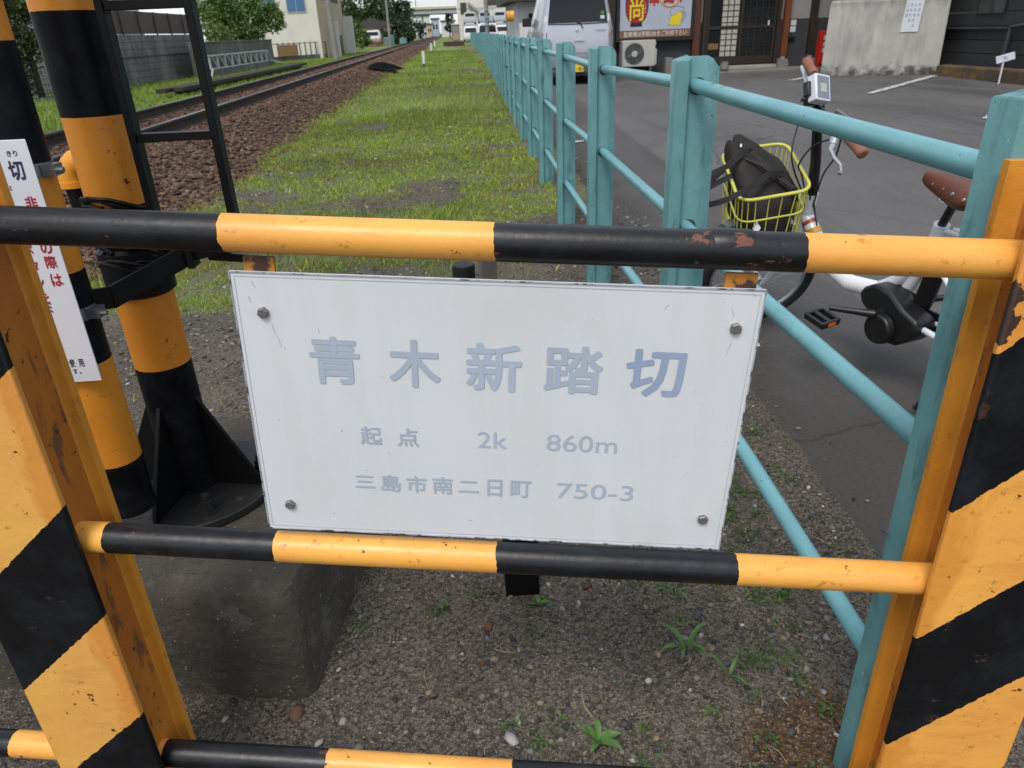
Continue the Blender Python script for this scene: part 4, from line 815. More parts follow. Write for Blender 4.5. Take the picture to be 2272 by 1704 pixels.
for pts in ([(1.285, 2.47, .83), (1.235, 2.52, .80), (1.215, 2.57, .73), (1.26, 2.63, .68), (1.33, 2.70, .56)], [(1.31, 2.76, .97), (1.25, 2.68, .88), (1.205, 2.62, .78), (1.22, 2.61, .70), (1.30, 2.68, .60)], [(1.24, 2.57, .92), (1.262, 2.59, .84), (1.292, 2.62, .72), (1.35, 2.68, .55), (1.375, 2.64, .42)], [(1.30, 2.46, .84), (1.32, 2.52, .76), (1.325, 2.60, .68), (1.345, 2.68, .55)], [(1.236, 2.56, .92), (1.250, 2.57, .84), (1.275, 2.60, .72), (1.32, 2.66, .58)]):
    P4 = [V3(p) for p in pts]; sm = []
    for i in range(len(P4) - 1):
        a, b1_, b2_, c = P4[max(i - 1, 0)], P4[i], P4[i + 1], P4[min(i + 2, len(P4) - 1)]
        for k in range(5):
            t_ = k / 5; sm.append(.5 * ((2 * b1_) + (b2_ - a) * t_ + (2 * a - 5 * b1_ + 4 * b2_ - c) * t_ ** 2 + (3 * b1_ - a - 3 * b2_ + c) * t_ ** 3))
    sm.append(P4[-1]); b.tube(sm, .0032, 6)
b.build('cables', M['bike_black'], BK)
# basket: wire rings tapering to the bottom, with vertical wires
NL, NR, FR, FL = V3((.992, 2.52, .618)), V3((1.256, 2.52, .649)), V3((1.284, 2.85, .765)), V3((1.026, 2.85, .742))
dn_ = V3((.008, .03, -.285)); cen = (NL + NR + FR + FL) / 4
def ring_pts(t, n_=9, rc=.06):
    k = 1 - .16 * t; cs = [cen + (p - cen) * k + dn_ * t for p in (NL, NR, FR, FL)]; out_ = []
    for i in range(4):
        p, a, c = cs[i], cs[i - 1], cs[(i + 1) % 4]; e0 = p + (a - p).normalized() * rc; e1 = p + (c - p).normalized() * rc
        for j in range(n_): s_ = j / (n_ - 1); out_.append(e0 * (1 - s_) ** 2 + p * 2 * s_ * (1 - s_) + e1 * s_ ** 2)
        for j in range(1, 6): out_.append(e1 + ((c + (p - c).normalized() * rc) - e1) * j / 6)
    return out_
BS = thing('bicycle_basket_stub', '', '') if False else None
b = MB(); b.tube(ring_pts(0), .0062, 10, closed=True); bs_ = b.build('basket', M['basket_yellow'], BK)
b = MB()
for t in (.30, .98): b.tube(ring_pts(t), .0034, 8, closed=True)
top, bot = ring_pts(0), ring_pts(.98)
for i in range(0, len(top), 2): b.cyl(top[i], bot[i], .0019, n=6)
for i in range(2, 14, 2): b.cyl(bot[i], bot[(len(bot) - i + 10) % len(bot)], .0019, n=5)
b.build('basket_wires', M['basket_yellow'], bs_)
r3, r4 = ring_pts(.25), ring_pts(.62); m_ = len(r3); i0 = 14 + 9
b = MB(); b.add([r3[i0], r3[i0 + 4], r4[i0 + 4], r4[i0]], [(0, 1, 2, 3)]); pl = b.build('basket_plate', M['basket_yellow'], bs_); md = pl.modifiers.new('s', 'SOLIDIFY'); md.thickness = .003
b = MB(); r5, r6 = ring_pts(.55), ring_pts(.95); b.add([r5[-5], r5[0], r6[0], r6[-5]], [(0, 1, 2, 3)]); b.add([r5[9], r5[12], r6[12], r6[9]], [(0, 1, 2, 3)]); pl = b.build('basket_plate', M['basket_yellow'], bs_); md = pl.modifiers.new('s', 'SOLIDIFY'); md.thickness = .003
b = MB(); b.tube([(1.19, 2.66, .46), (1.26, 2.70, .50), (1.325, 2.70, .565)], .008, 8); b.tube([(1.19, 2.74, .46), (1.27, 2.73, .49), (1.33, 2.715, .55)], .008, 8); b.build('basket_bracket', M['bike_black'], BK)
b = MB(); b.tube([(.968, 2.60, .505), (1.0, 2.62, .512), (1.06, 2.65, .508)], [.020, .024, .016], 14); b.build('headlamp', M['galv'], BK)
# bag in the basket
M['bag'] = mk('bag', (.017, .013, .012), .68, .25, 14, .35, 25, .006, layers=[dict(s=9, lo=.5, hi=.75, c=(.030, .025, .023), a=.6)], spec=.3)
M['strap_fabric'] = mk('strap_fabric', (.016, .015, .016), .6, .2, 40, .3, 300, .0005)
BG = thing('tote_bag', 'dark brown tote bag with black handles slumped in the yellow basket', 'bag', (1.13, 2.68, .5))
rings_ = []
def supr(c, ax, ay, n=20, e=.75): return [V3(c) + V3(ax) * (abs(math.cos(2 * math.pi * j / n)) ** e * (1 if math.cos(2 * math.pi * j / n) > 0 else -1)) + V3(ay) * (abs(math.sin(2 * math.pi * j / n)) ** e * (1 if math.sin(2 * math.pi * j / n) > 0 else -1)) for j in range(n)]
for c, ax_, ay_ in (((1.14, 2.69, .43), (.085, .0, 0), (0, .11, .03)), ((1.138, 2.69, .47), (.100, .0, 0), (0, .128, .035)), ((1.137, 2.69, .56), (.112, 0, .01), (0, .135, .045)), ((1.134, 2.695, .635), (.112, -.01, -.01), (-.005, .128, .05)), ((1.122, 2.70, .672), (.108, -.035, -.03), (-.01, .112, .05)), ((1.118, 2.715, .702), (.104, -.045, -.052), (-.012, .078, .03)), ((1.112, 2.725, .728), (.090, -.050, -.066), (-.012, .036, .010)), ((1.112, 2.728, .738), (.080, -.048, -.066), (-.006, .014, .004))): rings_.append(supr(c, ax_, ay_))
b = MB(); b.rings(rings_); bg = b.build('bag_body', M['bag'], BG, smooth=80, subd=2)
def lerp_line(P_, t):
    P_ = [V3(p) for p in P_]; q = t * (len(P_) - 1); k = min(int(q), len(P_) - 2); return P_[k].lerp(P_[k + 1], q - k)
zipl = [(1.040, 2.735, .722), (1.085, 2.705, .706), (1.14, 2.655, .682), (1.20, 2.60, .640), (1.235, 2.575, .605)]
bakl = [(1.050, 2.805, .812), (1.085, 2.812, .815), (1.15, 2.79, .772), (1.222, 2.745, .722), (1.262, 2.64, .622)]
fr_, bk_ = [], []
for a_ in range(17):
    t_ = a_ / 16; p, q = lerp_line(zipl, t_), lerp_line(bakl, t_); nn = V3((.15, -.62, .76)); col_f = []; col_b = []
    for c_ in range(7):
        s_ = c_ / 6; bul = math.sin(math.pi * s_) * .016 * (.4 + .6 * math.sin(math.pi * t_)) + .004 * math.sin(a_ * 1.3 + c_ * 1.9)
        m_ = p.lerp(q, s_); col_f.append(m_ + nn * bul); col_b.append(m_ - nn * (.018 * math.sin(math.pi * min(1, s_ + .15)) + .006) - V3((0, 0, .012 * (1 - s_))))
    fr_.append(col_f + col_b[::-1])
b = MB(); b.rings(fr_, closed=True, caps=True); b.build('bag_flap', M['bag'], BG, smooth=70, subd=1)
b = MB(); z0_, z1_ = V3((1.050, 2.735, .742)), V3((1.215, 2.585, .632))
for off in (-.007, .007): b.tube([z0_ + V3((off, off, .004)), (z0_ + z1_) / 2 + V3((off - .012, off, .030)), z1_ + V3((off, off, .012))], .0045, 8)
b.build('zip_piping', M['strap_fabric'], BG); b = MB(); b.tube([(1.068, 2.755, .782), (1.060, 2.745, .765), (1.055, 2.742, .747)], [.004, .006, .006], 8); b.build('zip_pull', M['alloy'], BG)
def strap(pts, w, name='handle'):
    P4 = [V3(p) for p in pts]; sm = []
    for i in range(len(P4) - 1):
        a, b1_, b2_, c = P4[max(i - 1, 0)], P4[i], P4[i + 1], P4[min(i + 2, len(P4) - 1)]
        for k in range(6):
            t_ = k / 6; sm.append(.5 * ((2 * b1_) + (b2_ - a) * t_ + (2 * a - 5 * b1_ + 4 * b2_ - c) * t_ ** 2 + (3 * b1_ - a - 3 * b2_ + c) * t_ ** 3))
    sm.append(P4[-1]); rs = []
    for i, p in enumerate(sm):
        t_ = (sm[min(i + 1, len(sm) - 1)] - sm[max(i - 1, 0)]).normalized(); wv = t_.cross(V3((.25, .9, -.1))).normalized() * w / 2; nn = t_.cross(wv).normalized() * .003
        rs.append([p - wv - nn, p + wv - nn, p + wv + nn, p - wv + nn])
    b = MB(); b.rings(rs); b.build(name, M['strap_fabric'], BG, smooth=50)
strap([(1.15, 2.76, .728), (1.10, 2.74, .757), (1.038, 2.69, .748), (.97, 2.63, .724), (.90, 2.61, .70), (.865, 2.63, .668), (.875, 2.68, .635), (.95, 2.74, .65), (1.02, 2.78, .69)], .020)
strap([(1.185, 2.625, .692), (1.12, 2.595, .697), (1.060, 2.555, .672), (.985, 2.505, .655), (.92, 2.50, .630), (.875, 2.53, .615), (.865, 2.58, .622), (.90, 2.62, .65), (1.0, 2.64, .69)], .020)
b = MB(); b.prism([(0, .026), (.015, 0), (0, -.026), (-.015, 0)], (1.075, 2.545, .515), (1, 0, .05), (0, .2, .98), (0, -.002, 0)); b.build('charm', M['plate_white'], BG)
# ------------------------------------------------------------------ restaurant across the car park (front wall on the plane y = 18)
M['char_wall'] = mk('char_wall', (.045, .047, .052), .8, .2, 3, .3, 30, .004)
M['plaster'] = mk('plaster', (.30, .29, .28), .9, .12, 2, .2, 60, .002)
M['dark_wood'] = mk('dark_wood', (.030, .021, .016), .6, .35, 6, .3, 40, .002, stretch=(4, 4, .4))
M['brown_post'] = mk('brown_post', (.11, .035, .018), .5, .25, 5, .2, 40, .002, stretch=(4, 4, .4))
M['orange_post'] = mk('orange_post', (.19, .06, .02), .5, .25, 5, .2, 40, .002, stretch=(4, 4, .4))
M['black_frame'] = mk('black_frame', (.013, .013, .014), .5)
M['sign_panel'] = mk('sign_panel', (.42, .45, .53), .35, .05, 2)
M['sign_brown'] = mk('sign_brown', (.22, .105, .06), .4, .1, 3)
M['sign_cream'] = mk('sign_cream', (.60, .57, .50), .4)
M['sign_red'] = mk('sign_red', (.42, .018, .018), .4, .1, 5)
M['sign_dkred'] = mk('sign_dkred', (.13, .006, .010), .4)
M['sign_yellow'] = mk('sign_yellow', (.72, .58, .02), .4, .05, 5)
M['sign_orange'] = mk('sign_orange', (.75, .36, .05), .4)
M['shoji'] = mk('shoji', (.46, .45, .38), .8, .12, 3)
M['extinguisher_red'] = mk('extinguisher_red', (.50, .020, .012), .35, .1, 4)
M['paper'] = mk('paper', (.62, .64, .68), .6, .06, 6)
M['ac_white'] = mk('ac_white', (.48, .48, .44), .4, .08, 4)
M['grille'] = mk('grille', (.075, .075, .075), .5, .2, 20)
M['step'] = mk('step', (.20, .195, .18), .9, .2, 4, .3, 40, .003)
YB = 18.0
RS = thing('restaurant', 'dark timber restaurant front with sliding lattice doors and brown posts across the car park', 'restaurant', (6, YB, .16))
b = MB(); b.bb(2.95, 9.0, YB, YB + 6, .10, 1.19); b.build('lower_wall', M['char_wall'], RS)
b = MB(); b.bb(2.95, 9.0, YB + .004, YB + 6, 1.19, 4.2); b.build('upper_wall', M['plaster'], RS)
b = MB(); b.prism([(-1.2, 4.0), (6.5, 4.4), (6.5, 4.7), (3, 5.8), (-1.2, 4.25)], (2.6, YB, 0), (0, 1, 0), (0, 0, 1), (6.8, 0, 0)); b.build('roof', M['black_frame'], RS)
def pillar(x0, x1, mat, stone=True):
    b = MB(); b.bb(x0, x1, YB - .14, YB - .004, .43 if stone else .16, 4.1); b.build('pillar', mat, RS, bevel=.006)
    if stone: 
        b = MB(); b.bb(x0 + .02, x1 - .02, YB - .125, YB - .02, .36, .43); b.build('pillar_shoe', M['plaster'], RS)
        b = MB(); b.rings([[V3(((x0 + x1) / 2 + sx * w, YB - .07 + sy * w, z)) for sx, sy in ((-1, -1), (1, -1), (1, 1), (-1, 1))] for z, w in ((.10, .14), (.26, .12), (.36, .10))]); b.build('foundation_stone', M['step'], RS, bevel=.01)
pillar(3.02, 3.14, M['brown_post'], False); pillar(3.56, 3.74, M['dark_wood'], False)
pillar(5.545, 5.70, M['brown_post'], False); pillar(7.655, 7.785, M['orange_post']); pillar(8.29, 8.43, M['dark_wood'])
# sliding doors
def door(x0, x1, y, panes, lab):
    b = MB(); t = .055; zs = (.29, .62, 1.02, 2.25)
    b.bb(x0, x0 + t, y - .03, y, zs[0], 2.3); b.bb(x1 - t, x1, y - .03, y, zs[0], 2.3)
    for z, h in ((.29, .16), (1.03, .07), (2.23, .08)): b.bb(x0 + t, x1 - t, y - .028, y, z, z + h)
    d = b.build('sliding_door', M['dark_wood'], RS, bevel=.002)
    tag(d, lab)
    b = MB(); b.bb(x0 + t, x1 - t, y - .010, y - .006, .45, 2.23); b.build('door_glass', M['glass_dark'], d)
    if panes:
        (pa, pb) = panes
        b = MB(); b.bb(pa, pb, y - .016, y - .0105, .46, 1.03); b.bb(pa, pb, y - .016, y - .0105, 1.10, 2.22); b.build('paper_panes', M['shoji'], d)
        b = MB()
        for i in range(4): xx_ = pa + (pb - pa) * i / 3; b.bb(xx_ - .010, xx_ + .010, y - .024, y - .017, .45, 2.23)
        for k in range(15): zz_ = .46 + k * .118; b.bb(pa, pb, y - .0225, y - .0165, zz_ - .008, zz_ + .008)
        b.build('lattice', M['dark_wood'], d)
    else:
        b = MB()
        for i in range(1, 5): xx_ = x0 + t + (x1 - x0 - 2 * t) * i / 5; b.bb(xx_ - .008, xx_ + .008, y - .024, y - .011, .45, 2.23)
        for k in range(12): zz_ = .52 + k * .15; b.bb(x0 + t, x1 - t, y - .0225, y - .0115, zz_ - .006, zz_ + .006)
        b.build('lattice', M['dark_wood'], d)
b = MB(); b.bb(5.84, 7.56, YB - .03, YB - .002, .16, .29); b.bb(5.78, 5.86, YB - .10, YB - .003, .16, 2.4); b.bb(7.50, 7.58, YB - .10, YB - .003, .16, 2.4); b.bb(5.86, 7.50, YB - .10, YB - .003, 2.31, 2.42); b.build('door_frame', M['dark_wood'], RS)
door(5.87, 6.70, YB - .06, (6.20, 6.60), 'left sliding door with white paper lattice panes'); door(6.66, 7.49, YB - .032, None, 'dark right sliding door')
b = MB(); b.bb(5.93, 6.17, YB - .0755, YB - .0715, .62, .74); b.bb(6.0, 6.02, YB - .0765, YB - .072, .6, .76); b.build('door_notice', mk('amber', (.20, .11, .05), .6), RS)
b = MB(); b.bb(7.30, 7.335, YB - .062, YB - .058, 1.08, 1.18); b.build('door_handle', M['paper'], RS)
b = MB(); b.bb(5.72, 8.95, YB - .95, YB - .001, .02, .185); b.build('porch_slab', M['step'], RS, bevel=.012)
b = MB(); b.bb(6.2, 7.5, YB - .34, YB - .03, .185, .262); b.build('door_step', mk('step_pale', (.36, .35, .31), .85, .2, 5), RS, bevel=.01)
for z0_, z1_ in ((1.055, 1.165), (.915, 1.035)):
    b = MB(); b.bb(7.86, 7.99, YB - .010, YB - .004, z0_, z1_); b.build('wall_notice', M['paper'], RS)
b = MB(); b.bb(7.83, 7.98, YB - .07, YB - .004, .78, .83); b.build('letter_slot', M['black_frame'], RS)
# two round stones / pots by the door
for x, r_ in ((5.90, .07), (6.12, .10)):
    b = MB(); b.rings([[V3((x + rr * math.cos(t * .5236), YB - .75 + rr * math.sin(t * .5236), .185 + zz)) for t in range(12)] for zz, rr in ((0, r_ * .7), (r_ * .5, r_), (r_ * 1.2, r_ * .95), (r_ * 1.9, r_ * .75), (r_ * 2.0, r_ * .8))]); b.build('pot', M['step'])
    o = bpy.data.objects['pot' if x < 6 else 'pot.001']; tag(o, 'small stone pot left of the sliding doors' if x < 6 else 'larger stone pot in front of the sliding doors', 'pot', 'stone pots by the doors')
# shop sign
SS = thing('shop_sign', 'large pale shop sign with red lantern and yellow beer mug above the air conditioner', 'sign', (4.655, YB - .12, .94))
yS = YB - .14
b = MB(); b.bb(3.84, 5.47, yS, YB - .03, 1.085, 2.45); b.build('panel', M['sign_panel'], SS)
b = MB(); b.bb(3.84, 5.47, yS, YB - .03, .93, 1.083); b.build('parking_strip', M['sign_brown'], SS)
b = MB(); b.bb(3.76, 3.838, yS - .02, YB - .03, .85, 2.53); b.bb(5.472, 5.55, yS - .02, YB - .03, .85, 2.53); b.bb(3.84, 5.47, yS - .02, YB - .03, .85, .928); b.bb(3.84, 5.47, yS - .02, YB - .03, 2.452, 2.53); b.build('frame', M['black_frame'], SS)
o_, u_, v_ = (0, yS - .001, 0), (1, 0, 0), (0, 0, 1)
def ST(s, m, bb, bold=.02, off=.0008): text(s, 1, M[m], 'lettering', SS, o_, u_, v_, bold=bold, bbox=bb, n_off=off, layer=.00012)
ST('駐車場は手前2台をご利用下さい', 'sign_cream', (3.94, .952, 5.39, 1.062), .022)
def disc(name, m, pts, off): b = MB(); b.poly([(x, yS - off, z) for x, z in pts]); return b.build(name, M[m], SS, smooth=0)
cxL, czL = 4.222, 1.62
def lant(hw, hh, e=2.6, n_=40): return [(cxL + hw * math.copysign(abs(math.cos(2 * math.pi * i / n_)) ** (2 / e), math.cos(2 * math.pi * i / n_)), czL + hh * math.copysign(abs(math.sin(2 * math.pi * i / n_)) ** (2 / e), math.sin(2 * math.pi * i / n_))) for i in range(n_)]
disc('lantern_outline', 'black_frame', lant(.262, .400), .0010); disc('lantern', 'sign_red', lant(.240, .380), .0018)
b = MB()
for k in range(9):
    zz_ = czL - .30 + k * .075; hw = .236 * (1 - abs((zz_ - czL) / .385) ** 2.6) ** (1 / 2.6) if abs(zz_ - czL) < .38 else 0
    b.bb(cxL - hw, cxL + hw, yS - .0024, yS - .0018, zz_ - .010, zz_ + .010)
b.build('lantern_ribs', M['sign_dkred'], SS); disc('lantern_foot', 'black_frame', [(cxL - .14, 1.155), (cxL + .13, 1.155), (cxL + .13, 1.235), (cxL - .14, 1.235)], .0016)
ST('尚', 'sign_yellow', (cxL - .165, 1.275, cxL + .155, 1.745), .016, .0034)
for i, s in enumerate('しょう'): ST(s, 'sign_cream', (cxL + .172, 1.59 - i * .085, cxL + .212, 1.65 - i * .085), .02, .0036)
ST('串', 'sign_red', (4.50, 1.555, 4.72, 1.95), .05); ST('揚', 'sign_red', (4.80, 1.60, 5.08, 1.95), .05, .0034); ST('げ', 'sign_red', (5.12, 1.60, 5.30, 1.93), .05)
b = MB(); b.tube([(4.955 + .235 * math.cos(t * math.pi / 18), yS - .0015, 1.76 + .225 * math.sin(t * math.pi / 18)) for t in range(36)], .016, 4, closed=True); rg = b.build('ring', M['sign_orange'], SS); 
mug = [(4.975, 1.165), (5.215, 1.155), (5.265, 1.36), (5.235, 1.425), (5.19, 1.435), (5.12, 1.38), (5.02, 1.345), (4.99, 1.30)]
disc('mug_outline', 'panel_grey', [(5.0 + (x - 5.0) * 1.0 + (x - 5.1) * .10, 1.28 + (z - 1.28) * 1.10) for x, z in mug], .0010); disc('beer', 'sign_yellow', mug, .0020)
b = MB(); foam = [(4.995, 1.345), (4.985, 1.43), (5.01, 1.49), (5.07, 1.53), (5.15, 1.545), (5.22, 1.525), (5.29, 1.51), (5.295, 1.46), (5.27, 1.41)]
b.tube([(x, yS - .0015, z) for x, z in foam], .006, 4); b.tube([(5.265, yS - .0015, 1.42), (5.33, yS - .0015, 1.41), (5.335, yS - .0015, 1.33), (5.29, yS - .0015, 1.245), (5.24, yS - .0015, 1.24)], .007, 4); b.tube([(5.27, yS - .0015, 1.39), (5.305, yS - .0015, 1.375), (5.30, yS - .0015, 1.32), (5.265, yS - .0015, 1.27)], .005, 4); b.build('mug_lines', M['panel_grey'], SS)
# outdoor air conditioner
AC = thing('air_conditioner', 'cream outdoor air conditioner unit with round fan grille under the shop sign', 'air conditioner', (4.23, YB - .3, .16))
ya = YB - .46
b = MB(); b.bb(3.85, 4.60, ya, YB - .14, .345, .885); b.build('casing', M['ac_white'], AC, bevel=.012)
fc = V3((4.125, ya, .612))
b = MB(); b.cyl(fc + V3((0, -.004, 0)), fc + V3((0, .0, 0)), .222, n=40); gr = b.build('fan_grille', M['grille'], AC)
b = MB()
for i in range(48): a = 2 * math.pi * i / 48; b.cyl(fc + V3((.07 * math.cos(a), -.007, .07 * math.sin(a))), fc + V3((.218 * math.cos(a + .25), -.007, .218 * math.sin(a + .25))), .0024, n=4)
for r_ in (.11, .15, .19, .22): b.tube([fc + V3((r_ * math.cos(t * .2618), -.007, r_ * math.sin(t * .2618))) for t in range(24)], .0028, 4, closed=True)
b.build('grille_wires', M['galv'], gr); b = MB(); b.cyl(fc + V3((0, -.016, 0)), fc + V3((0, -.003, 0)), .066, n=28); b.build('grille_hub', M['ac_white'], gr)
b = MB(); b.bb(4.601, 4.645, ya + .03, YB - .2, .37, .70); b.bb(4.601, 4.63, ya + .05, YB - .2, .78, .84); b.build('valve_cover', M['ac_white'], AC, bevel=.01)
b = MB()
for x in (3.93, 4.48): MB().bb(x, x + .06, ya + .01, YB - .16, .145, .344).build('foot', M['grille'], AC)
b = MB(); b.bb(4.86, 5.02, YB - .45, YB - .25, .12, .50); tag(b.build('concrete_block', M['step'], bevel=.01), 'small upright concrete block right of the air conditioner', 'block')
# fire extinguisher cabinet
FE = thing('extinguisher_cabinet', 'tall narrow red fire extinguisher cabinet left of the concrete block wall', 'fire extinguisher cabinet', (8.55, 17.3, .16))
b = MB(); b.bb(8.25, 8.43, 17.2, 17.38, .14, .93); b.build('cabinet', M['extinguisher_red'], FE, bevel=.006)
b = MB(); b.bb(8.29, 8.39, 17.192, 17.1995, .20, .27); b.build('vent', M['black_frame'], FE)
for i, s in enumerate('消火器'): text(s, 1, M['paper'], 'lettering', FE, (0, 17.199, 0), (1, 0, 0), (0, 0, 1), bold=.04, bbox=(8.305, .745 - i * .13, 8.385, .835 - i * .13))
# concrete block wall with notice
qa, qb = V3((7.45, 15.31, 0)), V3((9.30, 14.40, 0)); ud = (qb - qa).normalized(); nd = V3((ud.y, -ud.x, 0))
CW = thing('concrete_enclosure', 'big pale stained concrete wall block between the restaurant and the dark house', 'wall', qa)
b = MB(); L_ = (qb - qa).length
b.rings([[qa + ud * s + nd * d + V3((0, 0, z)) for s, d in ((-.02 + k, .02 - k), (L_ + .02 - k, .02 - k), (L_ + .02 - k, -2.3), (-.02 + k, -2.3))] for z, k in ((-.05, 0), (.12, 0), (1.44, .02), (1.48, .06))]); bmw = b.build('wall', M['concrete_light'], CW, bevel=.015)
b = MB()
for s in (.33, 1.02, 1.62): MB().prism([(s - .004, .23), (s + .004, .23), (s + .004, 1.44), (s - .004, 1.44)], qa + nd * .0200, ud, (0, 0, 1), nd * .0015).build('form_joint', M['concrete_light'], CW)
b = MB(); b.rings([[qa + ud * s + nd * d + V3((0, 0, z)) for s, d in ((.05, -.08), (L_ - .05, -.08), (L_ - .05, -2.2), (.05, -2.2))] for z in (1.481, 2.6)]); b.build('dark_boarding', M['dark_wood'], CW)
WN = thing('wall_notice', 'white paper notice with faint vertical handwriting on the concrete wall block', 'notice', qa + ud * 1.5 + nd * .03)
n0, n1 = 1.295, 1.595
b = MB(); b.prism([(n0, .885), (n1, .885), (n1 + .03, 1.425), (n0 + .03, 1.425)], qa + nd * .0225, ud, (0, 0, 1), nd * .004); b.build('paper', M['paper'], WN)
M['ink'] = mk('ink', (.22, .26, .42), .6)
for k, col_s in enumerate(('駐車場', 'お客様専用', '無断駐車', 'ご遠慮')):
    for i, s in enumerate(col_s):
        x1_ = n1 - .03 - k * .065 + .012; z1_ = 1.37 - i * .088; text(s, 1, M['ink'], 'lettering', WN, qa + nd * .027, ud, (0, 0, 1), bold=.0, bbox=(x1_ - .045, z1_ - .055, x1_, z1_))
# dark neighbouring house with kerb and the little sign
DH = thing('dark_house', 'dark slate clad house wall with downpipe at the right of the car park', 'house', (9.9, 12, .1))
M['slate'] = mk('slate', (.030, .031, .034), .7, .3, 2, .3, 20, .004)
b = MB()
for k in range(16): b.bb(9.62 + .004 * (k % 2), 15, 4.0, 16.9, .05 + k * .225, .05 + k * .225 + .218)
b.build('cladding', M['slate'], DH, bevel=.004)
b = MB(); b.bb(9.585, 9.619, 13.3, 14.0, 1.15, 2.1); b.build('window', M['glass_dark'], DH)
b = MB(); b.tube([(9.56, 12.35, 3.5), (9.56, 12.35, 1.06), (9.56, 12.55, .97), (9.56, 13.0, .93), (9.56, 13.05, .12)], .035, 10); b.build('downpipe', M['char_wall'], DH)
b = MB(); b.bb(9.54, 9.618, 13.1, 15.5, .90, .935); b.build('ledge', M['char_wall'], DH)
b = MB()
for k in range(30): y0_ = 7 + k * .16; b.bb(9.55, 9.60, y0_, y0_ + .10, 1.0, 3.0)
b.build('slatted_screen', M['dark_wood'], DH)
b = MB(); b.rings([[V3((x, y, z)) for x, z in ((9.16, -.05), (9.17, .30), (9.40, .31), (9.40, -.05))] for y in (14.25, 13.2, 12.0, 10.5, 8.0, 5.0)]); tag(b.build('brown_kerb', mk('brown_kerb', (.085, .062, .04), .9, .3, 4, .4, 40, .004, layers=[dict(s=2.5, lo=.45, hi=.65, c=(.22, .12, .025), a=.8)]), bevel=.02), 'low ochre topped kerb wall along the foot of the dark house', 'kerb')
SP = thing('bay_sign', 'small white tilted plate on a thin stake in front of the brown kerb', 'sign', (9.05, 12.28, .1))
b = MB(); b.cyl((9.05, 12.28, .05), (9.045, 12.28, .46), .014, n=8); b.build('stake', M['plate_white'], SP)
b = MB(); Rt = Matrix.Rotation(math.radians(-25), 3, 'Z') @ Matrix.Rotation(math.radians(-16), 3, 'Y'); b.box((9.05, 12.26, .49), (.26, .012, .115), Rt); b.build('plate', M['plate_white'], SP, bevel=.002)
text('1', 1, M['ink'], 'lettering', SP, V3((9.05, 12.26, .49)) + Rt @ V3((0, -.0065, 0)), Rt @ V3((1, 0, 0)), Rt @ V3((0, 0, 1)), bold=.05, bbox=(-.02, -.035, .02, .035)) if False else None
b = MB()
for dx_, dz_, w_ in ((-.012, .02, .05), (.0, .0, .06), (.005, -.02, .045)): b.box(V3((9.05, 12.26, .49)) + Rt @ V3((dx_, -.0068, dz_)), (w_, .001, .010), Rt)
b.build('marking', M['ink'], SP)
# ------------------------------------------------------------------ the silver van
M['car_silver'] = mk('car_silver', (.46, .47, .51), .3, .04, 3, metal=.55, coat=.5)
M['car_glass'] = mk('car_glass', (.008, .009, .010), .05, .2, 2, spec=.42)
M['lamp_red'] = mk('lamp_red', (.36, .02, .02), .15); M['lamp_clear'] = mk('lamp_clear', (.55, .54, .56), .15)
M['plate_yellow'] = mk('plate_yellow', (.78, .55, .03), .4)
M['white_paint'] = mk('white_paint', (.72, .72, .72), .35, .05, 4)
def car_body(name, parent, cx_, yr, zb, W_, L_, H_, mat, hood=.9, n=8):
    """tall wagon: stacked rounded plan outlines from sill to roof"""
    K_ = H_ / 1.66 if H_ > 1.7 else 1
    levels = [(z * K_, k, a, f) for z, k, a, f in [(.20, .93, .06, .02), (.30, .985, .0, .0), (.55, 1., -.02, -.01), (.78, 1., .0, .0), (.93, .99, .02, .55 if hood else 0), (1.02, .965, .04, hood), (1.20, .915, .075, hood + .22), (1.42, .855, .12, hood + .45), (H_ / K_ - .06, .81, .165, hood + .60), (H_ / K_ - .015, .76, .21, hood + .68), (H_ / K_, .66, .30, hood + .80)]]
    R_ = []
    for z, k, a, f in levels:
        hw = W_ / 2 * k; y0_, y1_ = yr + a, yr + L_ - f; r_ = min(.14, hw * .4); pts = []
        for (sx, sy, a0) in ((1, 1, 0), (-1, 1, 90), (-1, -1, 180), (1, -1, 270)):
            for j in range(n): t_ = math.radians(a0 + 90 * j / (n - 1)); pts.append(V3((cx_ + sx * (hw - r_) + r_ * math.cos(t_), (y1_ - r_ if sy > 0 else y0_ + r_) + r_ * math.sin(t_), zb + z)))
        R_.append(pts)
    b = MB(); b.rings(R_); return b.build(name, mat, parent, smooth=40)
def car_wheels(parent, cx_, yr, zb, W_, L_, r_=.28):
    for sx in (-1, 1):
        for yy_ in (yr + .55, yr + L_ - .62):
            c = V3((cx_ + sx * (W_ / 2 - .10), yy_, zb + r_)); b = MB(); ax_ = V3((sx, 0, 0))
            b.rings([[c + ax_ * d + V3((0, rr * math.cos(t * .2618), rr * math.sin(t * .2618))) for t in range(24)] for d, rr in ((-.08, r_ - .03), (-.06, r_), (.06, r_), (.085, r_ - .03), (.08, r_ - .09))]); w_ = b.build('wheel', M['tyre'], parent)
            b = MB(); b.cyl(c + ax_ * .075, c + ax_ * .088, r_ - .09, r_ - .12, n=20); b.build('hubcap', M['alloy'], w_)
VX, VY, VZ, VW = 2.57, 15.85, .145, 1.475
VN = thing('silver_van', 'silver tall boxy van parked with its rear and yellow number plate towards the fence', 'van', (VX, VY + 1.6, VZ))
vb = car_body('body', VN, VX, VY, VZ, VW, 3.38, 1.80, M['car_silver'])
